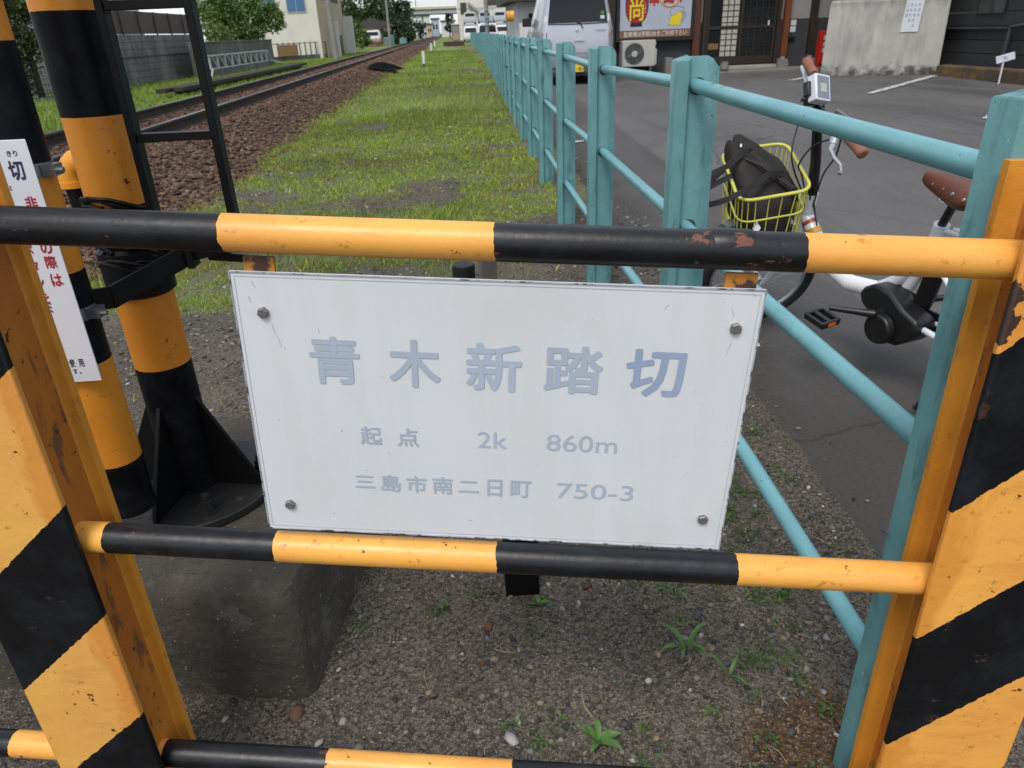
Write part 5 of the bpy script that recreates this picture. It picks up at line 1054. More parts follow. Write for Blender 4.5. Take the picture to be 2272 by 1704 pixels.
def rear_y(z):   # rear surface offset of the levels above
    lv = [(.20, .06), (.30, 0), (.55, -.02), (.78, 0), (.93, .02), (1.02, .04), (1.20, .075), (1.42, .12), (1.60, .165), (1.66, .25)]
    z = z * 1.66 / 1.80
    for (a, x), (c, y) in zip(lv, lv[1:]):
        if a <= z <= c: return VY + x + (y - x) * (z - a) / (c - a)
    return VY
def rear_patch(poly, off, name, mat, parent, th=.012):
    zs = sorted(set([round(p[1], 3) for p in poly])); b = MB()
    n_ = len(poly); fr = [V3((VX + x, rear_y(z) - off, VZ + z)) for x, z in poly]; bk = [p + V3((0, th, 0)) for p in fr]
    b.add(fr + bk, [tuple(range(n_)), tuple(range(2 * n_ - 1, n_ - 1, -1))] + [(i, (i + 1) % n_, n_ + (i + 1) % n_, n_ + i) for i in range(n_)]); return b.build(name, mat, parent, smooth=20)
b = MB()
zs_ = [1.14, 1.16, 1.22, 1.32, 1.42, 1.54, 1.62, 1.70]
L0 = [(-.60 + .075 * (z - 1.14) / .56, z) for z in zs_]; Rr = [(-x, z) for x, z in L0]
vs = []; 
for (xl, z), (xr, _) in zip(L0, Rr): vs += [V3((VX + xl + (xr - xl) * t_ / 6, rear_y(z) - .006 - .006 * math.sin(math.pi * t_ / 6), VZ + z)) for t_ in range(7)]
b.add(vs, [(i * 7 + j, i * 7 + j + 1, i * 7 + j + 8, i * 7 + j + 7) for i in range(len(zs_) - 1) for j in range(6)]); b.build('rear_window', M['car_glass'], VN, smooth=60)
b = MB(); b.tube([(VX + x, rear_y(z) - .005, VZ + z) for x, z in ((-.60, 1.125), (-.3, 1.115), (0, 1.112), (.3, 1.115), (.60, 1.125))], .012, 6); b.build('window_seal', M['black_frame'], VN)
b = MB(); b.rings([[V3((VX + x, y, VZ + z)) for x, y, z in ((-.52, VY + .10, 1.745), (.52, VY + .10, 1.745), (.54, VY + .36, 1.795), (-.54, VY + .36, 1.795))], [V3((VX + x, y, VZ + z)) for x, y, z in ((-.50, VY + .09, 1.775), (.50, VY + .09, 1.775), (.52, VY + .36, 1.83), (-.52, VY + .36, 1.83))]]); b.build('roof_spoiler', M['car_silver'], VN, bevel=.01)
b = MB(); b.bb(VX - .09, VX + .09, VY + .085, VY + .10, VZ + 1.747, VZ + 1.765); b.build('brake_light', M['lamp_red'], VN)
for sx in (-1, 1):
    def LP(x, z, o=.010): return V3((VX + sx * x, rear_y(z) - o + max(0, (x - .58)) * .55, VZ + z))
    b = MB(); b.add([LP(.625, .80), LP(.705, .80, .0), LP(.70, 1.05, -.0), LP(.66, 1.28, .0), LP(.612, 1.28), LP(.61, 1.05)], [(0, 1, 2, 5), (5, 2, 3, 4)]); md = b.build('tail_lamp', M['lamp_clear'], VN); s_ = md.modifiers.new('s', 'SOLIDIFY'); s_.thickness = .02
    b = MB(); b.add([LP(.622, .86, .013), LP(.700, .86, .004), LP(.700, .97, .004), LP(.618, .97, .013)], [(0, 1, 2, 3)]); q = b.build('lamp_band', M['lamp_red'], md); s_ = q.modifiers.new('s', 'SOLIDIFY'); s_.thickness = .012
    b = MB(); x0_ = VX + sx * .735; b.rings([[V3((x0_ + sx * dx_, VY + 2.1 + dy_, VZ + z)) for dx_, dy_ in ((-.02, -.03), (.17, -.05), (.19, .02), (-.02, .05))] for z in (1.10, 1.28)]); b.build('mirror', M['black_frame'], VN, bevel=.02)
    b = MB(); 
    for y0_, y1_ in ((VY + .38, VY + .95), (VY + 1.02, VY + 1.75), (VY + 1.82, VY + 2.35)):
        b.add([V3((VX + sx * (.735 * k_ + .012), y, VZ + z)) for y, z, k_ in ((y0_, 1.04, .962), (y1_, 1.04, .962), (y1_ - .02, 1.46, .845), (y0_ + .03, 1.46, .845))], [(0, 1, 2, 3)])
    b.build('side_window', M['car_glass'], VN, smooth=0)
car_wheels(VN, VX, VY, VZ, VW, 3.38)
b = MB(); b.bb(VX - .66, VX + .66, VY - .012, VY + .1, VZ + .30, VZ + .325); b.bb(VX - .70, VX + .70, VY + .02, VY + .3, VZ + .16, VZ + .215); b.build('bumper_trim', M['black_frame'], VN)
b = MB(); b.bb(VX - .70, VX + .70, VY - .020, VY - .012, VZ + .575, VZ + .583); b.build('tailgate_gap', M['black_frame'], VN)
b = MB(); b.bb(VX - .215, VX + .115, VY - .040, VY - .024, VZ + .235, VZ + .40); np_ = b.build('number_plate', M['plate_yellow'], VN, bevel=.003)
text('・・-61', 1, M['txt_black'], 'lettering', VN, (VX, VY - .0402, VZ), (1, 0, 0), (0, 0, 1), bold=.02, bbox=(-.19, .255, .10, .345))
b = MB(); b.bb(VX - .08, VX + .12, VY - .038, VY - .010, VZ + .80, VZ + .835); b.build('tailgate_handle', M['lamp_clear'], VN, bevel=.004)
b = MB(); b.tube([(VX + .10, VY - .0, VZ + 1.03), (VX + .06, VY + .02, VZ + 1.12), (VX - .05, VY + .03, VZ + 1.16), (VX - .36, VY + .04, VZ + 1.175)], .010, 6); b.build('wiper', M['black_frame'], VN)
b = MB(); b.bb(VX - .05, VX + .01, VY - .012, VY + .0, VZ + .98, VZ + 1.02); b.build('emblem', M['alloy'], VN, bevel=.004); b = MB(); b.bb(VX + .36, VX + .56, VY - .010, VY + .0, VZ + .985, VZ + 1.005); b.build('badge', M['alloy'], VN)
b = MB(); b.bb(VX + .455, VX + .535, rear_y(1.22) - .022, rear_y(1.22) - .018, VZ + 1.19, VZ + 1.25); b.build('sticker', M['paper'], VN); b = MB(); b.cyl((VX + .495, rear_y(1.30) - .016, VZ + 1.30), (VX + .495, rear_y(1.30) - .022, VZ + 1.30), .035, n=16); b.build('sticker', mk('sticker_green', (.06, .30, .06), .4), VN)
# ------------------------------------------------------------------ left of the track: walls, house, hedge
M['leaf'] = vcol_mat('leaf', .55, trans=.25)
M['bark'] = mk('bark', (.06, .048, .036), .95, .4, 10, .6, 30, .01)
M['block_wall'] = mk('block_wall', (.21, .205, .195), .95, .25, 1.2, .3, 25, .005, layers=[dict(s=1.3, lo=.45, hi=.7, c=(.07, .068, .06), stretch=(1, 1, .35)), dict(s=4, lo=.55, hi=.7, c=(.10, .10, .095))])
M['brown_panel'] = mk('brown_panel', (.080, .050, .038), .7, .15, 2)
M['cream'] = mk('cream', (.66, .64, .57), .8, .08, 1.2, layers=[dict(s=1.0, lo=.55, hi=.8, c=(.44, .42, .35), stretch=(1, 1, .3))])
M['beige'] = mk('beige', (.46, .38, .24), .85, .12, 1.5)
M['white_wall'] = mk('white_wall', (.62, .62, .60), .8, .06, 1.5)
M['window_blue'] = mk('window_blue', (.10, .20, .36), .15, .15, 2)
M['roof_dark'] = mk('roof_dark', (.06, .055, .055), .8, .2, 3)
M['pole_concrete'] = mk('pole_concrete', (.27, .26, .24), .9, .15, 3)
M['iron'] = mk('iron', (.05, .045, .042), .7, .3, 8)
M['lattice_white'] = mk('lattice_white', (.50, .51, .52), .5, .1, 8)
M['pale_blue'] = mk('pale_blue', (.38, .45, .52), .6, .1, 4)
M['teal_board'] = mk('teal_board', (.16, .38, .40), .6, .15, 4)
def crown(parent, blobs, nleaf, size, col, name='crown', seed=0, core=True):
    r_ = np.random.default_rng(seed + 77); P = []; Cc = []
    tot = sum(b[3] ** 2 for b in blobs)
    for (x, y, z, R_, sq) in blobs:
        k = int(nleaf * R_ ** 2 / tot); ncl = max(8, k // 16); d = r_.normal(size=(ncl, 3)); d /= np.linalg.norm(d, axis=1)[:, None]
        cl = d * (R_ * (.52 + .50 * r_.random(ncl) ** .6))[:, None]; idx = r_.integers(0, ncl, k)
        q = cl[idx] + r_.normal(size=(k, 3)) * R_ * .12; q[:, 2] *= sq; P.append(q + (x, y, z)); tint = (.55 + .75 * r_.random(ncl))[idx][:, None]
        Cc.append(np.array([col]) * tint * (.7 + .6 * r_.random((k, 1))) + np.array([(.012, .006, 0)]) * r_.random((k, 1)))
    P = np.concatenate(P); Cc = np.concatenate(Cc); V, F, C2 = leaf_quads(P, size * (.6 + .8 * r_.random(len(P))), Cc, .6, .5)
    return np_mesh(name, V, F, M['leaf'], C2, parent)
def tree(name, label, cat, x, y, blobs, trunk_h, trunk_r, nleaf, size, col, seed, group=None):
    t = thing(name, label, cat, (x, y, 0), group=group); rr = random.Random(seed)
    b = MB(); b.tube([(x, y, -.1), (x + .02, y, trunk_h * .4), (x + .05, y + .03, trunk_h)], [trunk_r, trunk_r * .8, trunk_r * .5], 10)
    for (bx_, by_, bz_, R_, sq) in blobs: b.tube([(x + .03, y, trunk_h * .7), ((x + bx_) / 2, (y + by_) / 2, (trunk_h + bz_) / 2 + .1), (bx_, by_, bz_)], [trunk_r * .5, trunk_r * .35, trunk_r * .12], 7)
    b.build('trunk', M['bark'], t); crown(t, blobs, nleaf, size, col, seed=seed); return t
BW = thing('block_wall', 'grey concrete block wall topped with brown panels along the far side of the track', 'wall', (-10.3, 25, 0))
b = MB()
for k in range(7):
    for i in range(26):
        o_y = 23.2 + i * .40 + (.2 if k % 2 else 0)
        if o_y + .39 < 33.6: b.bb(-10.32, -10.20, o_y, o_y + .386, .02 + k * .213, .02 + k * .213 + .200)
w_ = b.build('blocks', M['block_wall'], BW); b = MB(); b.bb(-10.31, -10.215, 23.2, 33.6, -.1, 1.505); b.bb(-10.24, -10.17, 23.2, 33.6, .845, .875); b.build('mortar', M['roof_dark'], BW)
b = MB()
for i in range(7): b.bb(-10.30, -10.26, 23.2 + i * 1.48, 23.2 + i * 1.48 + 1.46, 1.535, 2.21)
b.build('panel', M['brown_panel'], BW); b = MB()
for i in range(8): b.bb(-10.26, -10.22, 23.17 + i * 1.48, 23.23 + i * 1.48, 1.50, 2.22)
b.build('panel_post', M['iron'], BW)
# house behind the wall
WH = thing('white_house', 'white clapboard house seen above the brown panelled wall', 'house', (-15, 30, 0))
b = MB()
for k in range(24): b.bb(-18, -12.4 - .006 * (k % 2), 22, 33.8, k * .23, k * .23 + .222)
b.build('wall', M['white_wall'], WH)
for q in ((24, 26.2, 2.2, 3.3), (29, 30, 2.5, 3.2)): MB().bb(-12.40, -12.34, *q).build('window', M['window_blue'], WH)
b = MB(); b.bb(-18.3, -12.1, 21.7, 34.1, 5.5, 5.7); b.build('roof', M['roof_dark'], WH)
b = MB(); b.tube([(-12.3, 30.6, 2.35), (-12.3, 28.4, 2.3), (-12.3, 28.4, 0)], .05, 8); b.build('drainpipe', M['iron'], WH)
# hedge and green mesh fence near the pole
HG = thing('tall_hedge', 'tall dark green hedge tree behind the green mesh fence at the left edge', 'hedge', (-10.8, 21.3, 0))
b = MB(); b.tube([(-10.8, 21.3, -.1), (-10.8, 21.3, 1.5)], [.10, .06], 8); b.build('trunk', M['bark'], HG)
crown(HG, [(-10.9, 21.3, 1.25, .5, 1.), (-10.85, 21.3, 1.75, .58, 1.1), (-10.8, 21.3, 2.4, .55, 1.1), (-11.0, 21.2, 3.1, .6, 1.1), (-11.6, 20.4, 1.3, .9, 1.0), (-11.7, 20.2, 2.4, .9, 1.0), (-11.35, 21.2, .6, .6, 1.0)], 17000, .046, (.080, .112, .034), seed=1)
MF = thing('green_mesh_fence', 'dark green wire mesh fence with thin teal post below the tall hedge', 'fence', (-10.6, 20.5, 0))
b = MB()
for y0_ in np.arange(15, 23.1, .16): b.cyl((-10.6, y0_, .05), (-10.6, y0_, .92), .006, n=4)
for z0_ in np.arange(.08, .95, .14): b.cyl((-10.6, 15, z0_), (-10.6, 23.1, z0_), .006, n=4)
b.build('mesh', mk('mesh_green', (.02, .05, .03), .6), MF); 
for y0_ in (15.6, 17.9, 20.15, 22.6): b = MB(); b.cyl((-10.58, y0_, 0), (-10.58, y0_, 1.0), .025, n=10); b.build('post', M['teal_board'], MF)
b = MB(); b.bb(-10.75, -10.5, 15, 23.15, -.05, .06); tag(b.build('low_kerb', M['block_wall'], bevel=.01), 'low concrete kerb under the green mesh fence', 'kerb')
# timber / rail stack beside the track
SK = thing('old_timber_stack', 'long dark brown timbers lying on blocks in the grass beyond the track', 'timber', (-7.2, 28, 0))
for k, (x, z) in enumerate(((-7.15, .22), (-6.90, .22), (-7.02, .13))):
    b = MB(); b.box((x + .16, 28.2, z - .05), (.24, 17.4 - k * .9, .10), Matrix.Rotation(-.012, 3, 'Z')); b.build('timber', M['sleeper'], SK, bevel=.01)
b = MB()
for y0_ in (20.6, 25, 30, 35.5): b.bb(-7.05, -6.6, y0_, y0_ + .2, -.04, .03)
b.build('bearer', M['sleeper'], SK)
# second wall with white lattice railing
GW = thing('grey_wall', 'dark grey concrete wall behind the white lattice railing', 'wall', (-9.3, 37, 0))
b = MB(); b.bb(-9.6, -9.15, 30.1, 42.0, -.1, 1.17); b.bb(-9.63, -9.12, 30.1, 42.02, 1.17, 1.23); b.build('wall', M['concrete_old'], GW, bevel=.01)
LR = thing('lattice_railing', 'white steel lattice railing with slanting braces in front of the dark grey wall', 'railing', (-9, 35, 0))
b = MB(); b.bb(-9.03, -8.97, 30.2, 39.8, .72, .77); b.bb(-9.03, -8.97, 30.2, 39.8, .27, .31); b.build('rail', M['lattice_white'], LR)
b = MB()
for i in range(10): y0_ = 30.25 + i * 1.045; b.bb(-9.03, -8.97, y0_, y0_ + .11, .30, .75); b.tube([(-9, y0_ + .95, .32), (-9, y0_ + .40, .72)], .032, 5)
b.build('brace', M['lattice_white'], LR)
b = MB(); b.bb(-9.15, -8.95, 30.2, 39.8, -.1, .26); b.build('plinth', M['concrete_old'], LR); b = MB(); b.tube([(-8.9, 40.0, .30), (-8.7, 42.5, .03)], .03, 8); b.tube([(-8.9, 30.2, .30), (-8.8, 29.5, .05)], .03, 8); b.build('stay_pipe', M['lattice_white'], LR)
tree('round_tree', 'bushy rounded green tree in front of the cream house', 'tree', -10.6, 41.2, [(-11.2, 41, 2.0, .95, .95), (-9.9, 41, 1.95, .9, .9), (-10.5, 41.2, 2.9, .95, 1.), (-9.35, 41.4, 2.6, .85, 1.), (-8.85, 41.5, 2.1, .62, .9), (-11.6, 41.5, 2.8, .9, 1.), (-10.4, 41, 1.3, .8, .6), (-10.9, 41.2, 3.7, .9, 1)], 1.6, .14, 19000, .072, (.125, .215, .055), 3)
tree('pale_shrub', 'pale green shrub spilling over the wall beside the ladder', 'shrub', -10.1, 36.0, [(-10.1, 36, 1.5, .5, .8), (-10.3, 35.2, 1.6, .45, .8), (-10.0, 37, 1.45, .5, .7)], 1.3, .05, 1500, .05, (.14, .21, .05), 4)
# cream house
CH = thing('cream_house', 'cream walled house with blue window and beige side beside the track', 'house', (-10, 55, 0))
b = MB(); b.bb(-15, -8.05, 51, 62.5, -.1, 6.2); b.build('wall', M['cream'], CH); b = MB(); b.bb(-8.055, -8.0, 51.1, 62.4, .0, 6.0); b.build('side_cladding', M['beige'], CH)
b = MB(); b.bb(-9.88, -8.68, 50.94, 51.0, 2.66, 4.0); wf = b.build('window', M['lattice_white'], CH); b = MB(); b.bb(-9.82, -9.30, 50.92, 50.938, 2.72, 3.95); b.bb(-9.26, -8.74, 50.92, 50.938, 2.72, 3.95); b.build('pane', M['window_blue'], wf)
b = MB(); b.bb(-11.4, -10.55, 50.94, 51.0, 3.05, 4.0); wf = b.build('window', M['lattice_white'], CH); b = MB(); b.bb(-11.35, -10.6, 50.92, 50.938, 3.1, 3.95); b.build('pane', M['window_blue'], wf)
for q in ((55, 57.4, 1.5, 2.3), (52.2, 54.2, 3.4, 4.2), (57.2, 60.5, 3.4, 4.2)): MB().bb(-8.0, -7.96, *q).build('window', M['iron'], CH)
b = MB(); b.bb(-15.3, -7.7, 50.7, 62.8, 6.2, 6.4); b.build('roof', M['roof_dark'], CH)
for q in ((-8.0, -7.35, 54.2, 54.5, -.1, 2.2), (-8.0, -7.3, 62.2, 62.6, -.1, 2.6)): MB().bb(*q).build('buttress', M['white_wall'], CH)
b = MB(); b.bb(-7.99, -7.95, 58.2, 60.5, .0, 1.3); b.build('dark_opening', M['iron'], CH)
IF = thing('iron_fence', 'dark iron paling fence on a low concrete base below the cream house', 'fence', (-9, 49, 0))
b = MB(); b.prism([(-11.3, 46.5), (-11.2, 46.3), (-7.85, 51.6), (-7.95, 51.8)], (0, 0, -.1), (1, 0, 0), (0, 1, 0), (0, 0, .38)); b.build('base', M['concrete_old'], IF)
b = MB()
for i in range(14): t_ = i / 13; x, y = -11.2 + 3.3 * t_, 46.5 + 5.1 * t_; b.bb(x - .03, x + .03, y - .03, y + .03, .25, 1.0)
b.build('palings', M['iron'], IF); b = MB(); b.tube([(-11.2, 46.5, .95), (-7.9, 51.6, .95)], .02, 6); b.build('rail', M['iron'], IF)
b = MB(); b.prism([(-10.1, 47.7), (-9.2, 49.1), (-9.22, 49.14), (-10.12, 47.74)], (0, 0, .28), (1, 0, 0), (0, 1, 0), (0, 0, .62)); tag(b.build('orange_board', mk('orange_board', (.36, .20, .10), .8)), 'pale orange board leaning in the iron fence', 'board')
# utility poles along the track
R = random.Random(21)
for i, (x, y, h_, tl, lb) in enumerate(((-6.55, 46.3, 10, -.25, 'thickest nearest grey utility pole in front of the cream house'), (-7.0, 95, 11, .0, 'grey utility pole beside the teal shed boards'), (-7.4, 150, 11, .0, 'thin grey utility pole left of the footbridge'), (-7.8, 205, 11, .0, 'thin far utility pole under the footbridge'))):
    t = thing('utility_pole', lb, 'utility pole', (x, y, 0), group='utility poles along the track')
    b = MB(); b.tube([(x, y, -.2), (x + tl, y, h_)], [.15, .09], 14); b.build('mast', M['pole_concrete'], t); b = MB(); b.bb(x + tl - .9, x + tl + .9, y - .05, y + .05, h_ - .8, h_ - .7); b.build('crossarm', M['iron'], t)
for i, (px_, py_) in enumerate([(-2.7 - .1 * (k % 2), 178 + 24 * k) for k in range(6)] + [(-5.9, 190 + 30 * k) for k in range(5)]):
    pass
# far vegetation
G2 = 'trees and bushes beyond the track'
tree('big_tree', 'large dark spreading tree behind the small dark roofed house', 'tree', -11, 106, [(-13, 106, 3.6, 2.0, .9), (-11, 106, 4.6, 2.4, .9), (-8.9, 106, 3.9, 1.9, .9), (-10, 105, 2.6, 1.8, .7), (-13.8, 105, 2.4, 1.5, .9)], 3, .3, 6000, .19, (.055, .095, .034), 5, G2)
tree('tall_tree', 'tall dark tree rising beside the second utility pole', 'tree', -7.2, 112, [(-7.4, 112, 5.2, 1.6, 1.2), (-8.3, 112, 3.6, 1.6, 1.1), (-6.2, 112, 3.8, 1.5, 1.1), (-7.0, 111, 2.2, 1.6, .9), (-7.2, 112, 7.0, 1.2, 1.1)], 4, .3, 5000, .19, (.055, .090, .045), 6, G2)
tree('conifer', 'pointed dark green tree below the left end of the footbridge', 'tree', -6.2, 122, [(-6.2, 122, 1.3, 1.2, 1.), (-6.2, 122, 2.4, .95, 1.2), (-6.2, 122, 3.5, .6, 1.3)], 2, .2, 2600, .14, (.050, .10, .036), 7, G2)
tree('bush', 'bright green bush right of the cream house', 'bush', -9.6, 78, [(-9.8, 78, 1.2, 1.1, 1.), (-9.2, 79, 2.0, .9, 1.), (-9.0, 82, .9, 1.0, .8), (-10.6, 78, 2.1, 1.2, 1.)], 1, .1, 3600, .13, (.085, .150, .036), 8, G2)
tree('bush', 'low dark bush in front of the white car beyond the track', 'bush', -8.8, 100, [(-9.3, 100, .9, .9, .9), (-8.2, 101, 1.0, 1.0, .9), (-7.5, 103, .8, .9, .9)], .8, .1, 2200, .13, (.055, .095, .034), 9, G2)
tree('dark_bush', 'dark bushes behind the third utility pole', 'bush', -7.2, 158, [(-8.6, 160, 1.6, 1.8, .9), (-6.5, 160, 1.8, 1.7, .9), (-9.8, 160, 3.2, 1.9, 1.)], 1.5, .2, 1800, .26, (.036, .060, .030), 10, G2)
tree('slim_tree', 'slim dark tree under the right end of the footbridge', 'tree', .2, 182, [(.2, 182, 2.2, .9, 1.), (.3, 182, 3.7, .9, 1.1), (.2, 182, 5.0, .7, 1.)], 3, .15, 1200, .22, (.030, .055, .028), 12, G2)
SH = thing('small_house', 'small house with dark eaves and white window among the far trees', 'house', (-9.3, 104, 0))
b = MB(); b.bb(-11.5, -7.6, 103, 108, -.1, 2.2); b.build('wall', M['beige'], SH); b = MB(); b.prism([(-12.3, 2.2), (-7.0, 2.2), (-7.6, 2.6), (-9.6, 3.2), (-11.6, 2.6)], (0, 102.2, 0), (1, 0, 0), (0, 0, 1), (0, 6.4, 0)); b.build('roof', M['roof_dark'], SH); b = MB(); b.bb(-9.9, -8.6, 102.94, 102.99, 1.1, 1.9); b.build('window', M['white_wall'], SH)
def simple_car(label, x, y, z, W_, L_, H_, mat, group=None, rot=0):
    t = thing('parked_car', label, 'car', (x, y, z), group=group); car_body('body', t, x, y, z, W_, L_, H_, mat); car_wheels(t, x, y, z, W_, L_)
    b = MB(); b.add([V3((x - W_ * .40, y + .005, z + .93)), V3((x + W_ * .40, y + .005, z + .93)), V3((x + W_ * .36, y + .065, z + H_ - .15)), V3((x - W_ * .36, y + .065, z + H_ - .15))], [(0, 1, 2, 3)]); b.build('rear_window', M['car_glass'], t, smooth=0)
    return t
simple_car('white car parked before the small dark roofed house', -9.2, 98, .25, 1.7, 3.8, 1.5, M['white_paint'])
WF = thing('wooden_fence', 'low brown wooden fence beyond the track left of the teal boards', 'fence', (-9, 93, 0))
b = MB()
for i in range(40): x = -10.8 + i * .095; b.bb(x, x + .06, 92 + i * .05, 92.03 + i * .05, 0, .85 + .1 * (i % 3 == 0))
b.build('boards', mk('fence_wood', (.20, .12, .06), .9, .3, 4), WF)
b = MB(); b.bb(-7.85, -7.1, 96.2, 96.3, 0, .95); b.bb(-7.1, -7.0, 96.2, 104, 0, 1.2); tag(b.build('teal_boards', M['teal_board']), 'teal painted board enclosure beside the second utility pole', 'boards')
b = MB(); b.bb(-7.2, -6.35, 118, 122, 0, 1.45); tag(b.build('teal_shed', M['teal_board'], bevel=.02), 'square teal shed right of the second utility pole', 'shed')
b = MB(); b.rings([[V3((-7.9 + sx * k, 148 + sy * k, z)) for sx, sy in ((-.9, -.9), (.9, -.9), (.9, .9), (-.9, .9))] for z, k in ((0, 1), (1.6, 1), (2.1, .7))]); tag(b.build('covered_pile', M['pole_concrete'], bevel=.05), 'grey covered pile beside the third utility pole', 'pile')
# white marker posts on the grass
for (x, y, h_, lb) in ((-1.07, 31.4, .53, 'nearest and tallest white marker post on the grass strip'), (-1.25, 53.3, .56, 'white marker post second along the grass strip'), (-1.30, 69, .56, 'farthest white marker post on the grass strip')):
    t = thing('marker_post', lb, 'marker post', (x, y, 0), group='white marker posts by the ballast'); b = MB(); b.bb(x - .05, x + .05, y - .05, y + .05, .12, h_ + .05); b.build('shaft', M['white_paint'], t, bevel=.01); b = MB(); b.bb(x - .05, x + .05, y - .05, y + .05, -.05, .118); b.build('dark_foot', M['iron'], t)
# black sheet over the ballast
sx_ = np.linspace(-2.95, -1.80, 16); sy_ = np.linspace(27.0, 30.6, 24); X, Y = np.meshgrid(sx_, sy_); Xs = X + .12 * np.sin(Y * 1.7) * (X + 3.3); Zs = ballast_z(Xs, Y) + .03 + .26 * np.abs(np.sin(np.pi * (X + 2.95) / 1.151)) ** .7 * np.abs(np.sin(np.pi * (Y - 27.0) / 3.61)) ** .5 * (.35 + .9 * fbm(X, Y, 1.6, 3))
I = np.arange(X.size).reshape(X.shape); F = np.stack([I[:-1, :-1], I[:-1, 1:], I[1:, 1:], I[1:, :-1]], -1).reshape(-1, 4)
o = np_mesh('black_sheet', np.stack([Xs, Y, Zs], -1).reshape(-1, 3), F, M['black_matte'], None, smooth=True); md = o.modifiers.new('s', 'SOLIDIFY'); md.thickness = .02; tag(o, 'crumpled black sheet draped over the edge of the ballast bank', 'sheet')
# sleepers pile, cabinet
SQ = thing('sleeper_pile', 'low pile of old reddish sleepers lying on the grass before the grey cabinet', 'sleeper pile', (.3, 78, 0))
for k in range(8): b = MB(); b.box((.4 + R.gauss(0, .08), 76.2 + k * .42, .12 + .16 * (k % 2)), (1.9, .24, .17), Matrix.Rotation(R.gauss(0, .08), 3, 'Z')); b.build('sleeper', mk('old_sleeper%d' % k, (.09, .05, .045), .9, .4, 6) if k == 0 else bpy.data.materials['old_sleeper0'], SQ)
CB = thing('relay_cabinet', 'tall grey relay cabinet beside the far end of the teal fence', 'cabinet', (.95, 115, 0))
b = MB(); b.bb(.38, 1.55, 115, 116.2, 0, 2.15); b.build('body', M['pole_concrete'], CB, bevel=.03); b = MB(); b.bb(.30, 1.63, 114.9, 116.3, 2.15, 2.25); b.build('top', M['white_wall'], CB); b = MB(); b.bb(.55, 1.45, 114.95, 114.99, .2, 1.0); b.build('door', mk('peach', (.45, .33, .22), .7), CB)
# footbridge, buildings at the end of the line
FB = thing('footbridge', 'pale footbridge spanning the railway in the distance', 'bridge', (-4, 172, 0))
M['bridge'] = mk('bridge', (.40, .41, .40), .7, .1, 1); M['bridge_dark'] = mk('bridge_dark', (.05, .055, .10), .8, .2, 1)
b = MB(); b.bb(-13, 2.0, 171, 175, 4.85, 5.55); b.build('girder', M['bridge'], FB); b = MB(); b.bb(-13, 2.0, 170.9, 175.1, 4.72, 4.85); b.bb(-13, 2.0, 170.85, 175.1, 5.55, 5.72); b.build('edge_beam', M['bridge_dark'], FB)
b = MB(); b.bb(-13, 2.0, 170.95, 171.05, 5.72, 6.15); b.build('parapet', mk('bridge_cream', (.55, .50, .34), .7), FB); b = MB()
for i in range(46): x = -13 + i * .33; b.bb(x - .03, x + .03, 170.97, 171.03, 6.15, 7.3)
for z0_ in (6.5, 6.9, 7.3): b.bb(-13, 2, 170.98, 171.02, z0_, z0_ + .04)
b.build('railing', M['lattice_white'], FB); b = MB()
for x in (-9.8, -5.4, 1.0): MB().bb(x - .16, x + .16, 172.5, 173.2, -.1, 4.85).build('column', M['bridge'], FB)
CBd = thing('cream_building', 'cream multi storey building with outside stair beside the footbridge', 'building', (6, 135, 0))
b = MB(); b.bb(1.75, 11.5, 131, 143, -.1, 12); b.build('wall', M['cream'], CBd)
for q in ((2.1, 3.05, 130.9, 131.05, 3.75, 5.4), (5.9, 8.0, 130.9, 131.05, 4.9, 5.7), (9.6, 10.6, 130.9, 131.05, 3.4, 4.4)): MB().bb(*q).build('window', M['glass_dark'], CBd)
b = MB(); b.prism([(3.5, 5.4), (7.6, 2.3), (7.6, 2.05), (3.3, 5.1), (3.3, 5.4)], (0, 130.2, 0), (1, 0, 0), (0, 0, 1), (0, .7, 0)); b.build('outside_stair', mk('stair_grey', (.34, .33, .31), .8), CBd); b = MB(); b.bb(1.7, 11.6, 130.93, 131.0, 4.55, 4.75); b.build('band', M['sign_cream'], CBd)
for k, (x0, x1, y0_, h_, m_, lb) in enumerate(((-11, -6.3, 262, 6.2, 'white_wall', 'pale distant building left of the line beneath the footbridge'), (-5.2, -3.0, 250, 5.0, 'pale_blue', 'hazy blue grey distant building in the middle beneath the footbridge'), (-2.2, 2.0, 246, 4.2, 'white_wall', 'white distant building at the end of the line'), (-6.2, -4.8, 232, 3.4, 'beige', 'narrow beige distant building by the track'))):
    t = thing('distant_building', lb, 'building', (x0, y0_, 0), group='buildings at the end of the line'); b = MB(); b.bb(x0, x1, y0_, y0_ + 10, -.1, h_); b.build('wall', M[m_], t); b = MB(); b.bb(x0 - .3, x1 + .3, y0_ - .3, y0_ + 10.3, h_, h_ + .35); b.build('roof', M['roof_dark'], t)
    for q in range(2): xa = x0 + (x1 - x0) * (.2 + .4 * q); MB().bb(xa, xa + (x1 - x0) * .22, y0_ - .06, y0_ - .01, h_ * .45, h_ * .7).build('window', M['glass_dark'], t)
